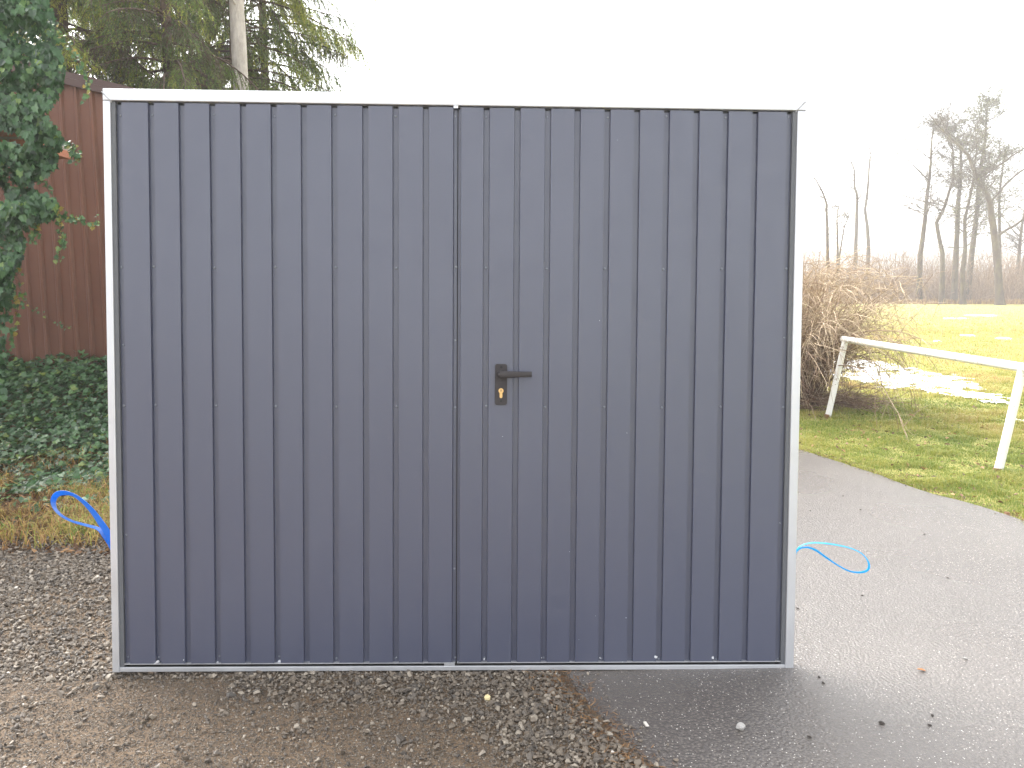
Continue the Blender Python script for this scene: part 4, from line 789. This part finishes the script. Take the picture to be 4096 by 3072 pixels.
bare_tree(z3((1185, 1500), (1180, 1300), (1200, 1150), (1190, 950), (1240, 700), (1260, 500), (1250, 430)), 59, .20, 'mossy trunk third in the conifer clump', side=[(.5, 1, .6, 3)], maxl=3, needles=3000, ntint=.6, blen=3.2)
bare_tree(z3((1210, 1480), (1230, 1200), (1270, 900), (1290, 640), (1330, 400), (1345, 260), (1350, 150)), 63, .24, 'tallest ragged spruce of the clump with gaps in its crown', side=[(.8, 1, .5, 2.5), (.7, -1, .1, 2.0)], maxl=2, needles=6000, ntint=.4, blen=3.6, cat='spruce tree', name='spruce_tree', rtop=.15)
bare_tree(z3((1435, 1520), (1420, 1250), (1400, 1000), (1375, 850), (1320, 720), (1290, 640), (1240, 520), (1150, 420), (1040, 320), (975, 240)), 57, .28, 'thick greenish trunk bending left, right of the conifer clump', side=[(.35, 1, .9, 4.5), (.5, 1, .8, 4), (.2, 1, .7, 3)], maxl=3, blen=2.6)
bare_tree(z3((1425, 1500), (1430, 1200), (1430, 900), (1440, 700), (1450, 560), (1475, 520)), 64, .16, 'thin tree with drooping faded foliage just behind the bending trunk', side=[], maxl=2, needles=2600, ntint=.35, blen=3.0)
bare_tree(z3((1520, 1465), (1545, 1280), (1570, 1060), (1600, 850), (1620, 600)), 68, .22, 'bare trunk leaning to the right at the right border', side=[(.5, -1, .8, 3)], maxl=3, blen=2.6)
bare_tree(z3((1550, 1440), (1575, 1300), (1610, 1120), (1640, 900), (1690, 650)), 72, .20, 'bare trunk leaning right behind the one at the right border', side=[], maxl=3, blen=2.4)
bare_tree(z3((470, 1480), (470, 1150), (478, 950), (480, 820), (465, 740), (470, 640), (440, 570), (420, 520)), 76, .20, 'thin pale bare tree, left of a pair rising over the thicket', side=[(.55, -1, .8, 4), (.62, -.9, .7, 4)], maxl=2, blen=2.0)
bare_tree(z3((540, 1480), (540, 1150), (538, 1000), (525, 890), (545, 720), (560, 560), (545, 500), (500, 400)), 76, .20, 'thin pale bare tree, right of a pair rising over the thicket', side=[(.8, .9, .3, 1.8)], maxl=2, blen=1.6)
bare_tree(z3((290, 1480), (292, 1250), (300, 980), (290, 850), (245, 750), (225, 690), (165, 635)), 55, .13, 'thin crooked bare tree rising over the tan bush', side=[], maxl=2, blen=1.6)
bare_tree(z3((335, 1480), (330, 1250), (325, 1000), (330, 900), (345, 870)), 54, .10, 'slim greenish young tree over the tan bush', side=[(.5, .5, 1, 2)], maxl=2, blen=1.2)
bare_tree(z3((340, 1480), (355, 1200), (385, 1030), (400, 960), (410, 930)), 56, .08, 'slim young tree leaning right over the tan bush', side=[], maxl=2, blen=1.0)
# thicket: one mass of bare scrub
mb = MB()
for k in range(1700):
    Yd = random.uniform(61, 84); f = random.uniform(.26, .80) ; x = Yd * f; h = random.uniform(1.2, 5.2) * (1 if random.random() < .7 else .6); r_ = random.uniform(.012, .035)
    for s in range(3): P = branch_path((x + random.gauss(0, .3), Yd, 0), (random.gauss(0, .25), random.gauss(0, .2), 1), h, -.1, 8, .10); mb.tube(P, np.linspace(r_, .006, 8), 3, tint=random.uniform(.1, .8), cap=False); 
    for s in range(9):
        i0 = random.randint(1, 6); Q = branch_path(P[i0] + rng.normal(0, .2, 3), rng.normal(0, .6, 3) + np.array([0, 0, .7]), random.uniform(.5, 1.7), -.1, 6, .15); mb.tube(Q, np.linspace(.013, .005, 6), 3, tint=random.uniform(.2, 1), cap=False)
o = mb.build('thicket', TWIG); tag(o, 'brown leafless scrub thicket along the far edge of the lawn', 'thicket', kind='stuff')
mb = MB(); n = 30000; Y = rng.uniform(58, 74, n); X = Y * rng.uniform(.28, .74, n); k_ = Y > 59 + 2.5 * grid_noise(X, Y * 0, .15, 81, 2) + (X / Y < .5) * 1.5; X, Y = X[k_], Y[k_]
blades(mb, X, Y, X * 0, rng.uniform(.15, .55, len(X)), rng.uniform(.02, .05, len(X)), rng.uniform(.2, .9, len(X)), rng.uniform(0, .7, len(X))); tag(mb.build('tall_dry_grass', DRYG), 'tan dead tall grass at the foot of the far trees', 'dry grass', kind='stuff')
# far rail fence
f0 = gnd(3140 + 1440 * .6028, 300 + 1455 * .6028); fence = empty('rail_fence', (f0[0], 75, 0)); tag(fence, 'low grey wooden rail fence far behind the lawn at the right border', 'fence')
for k in range(5): mb = MB(); mb.tube([(k * 2.4, 0, -.1), (k * 2.4, 0, 1.2)], .07, 8); mb.build('fence_post', WOOD, fence)
for z in (.5, 1.0): mb = MB(); mb.tube([(-.2, -.08, z), (10, -.08, z)], .05, 8); mb.build('rail', WOOD, fence)

# ------------------------------------------------------------------ haze
mb = MB(); mb.box(-130, 210, -30, 440, -1.3, 22); hz = mb.build('haze', []); hz.data.materials.clear()
m = bpy.data.materials.new('haze_air'); m.use_nodes = True; m.node_tree.nodes.clear(); ou = m.node_tree.nodes.new('ShaderNodeOutputMaterial'); pv = m.node_tree.nodes.new('ShaderNodeVolumePrincipled')
pv.inputs['Color'].default_value = (.985, .955, .915, 1); pv.inputs['Density'].default_value = .0029; m.node_tree.links.new(pv.outputs[0], ou.inputs['Volume']); hz.data.materials.append(m); tag(hz, kind='stuff', label='pale winter haze in the air', cat='haze')
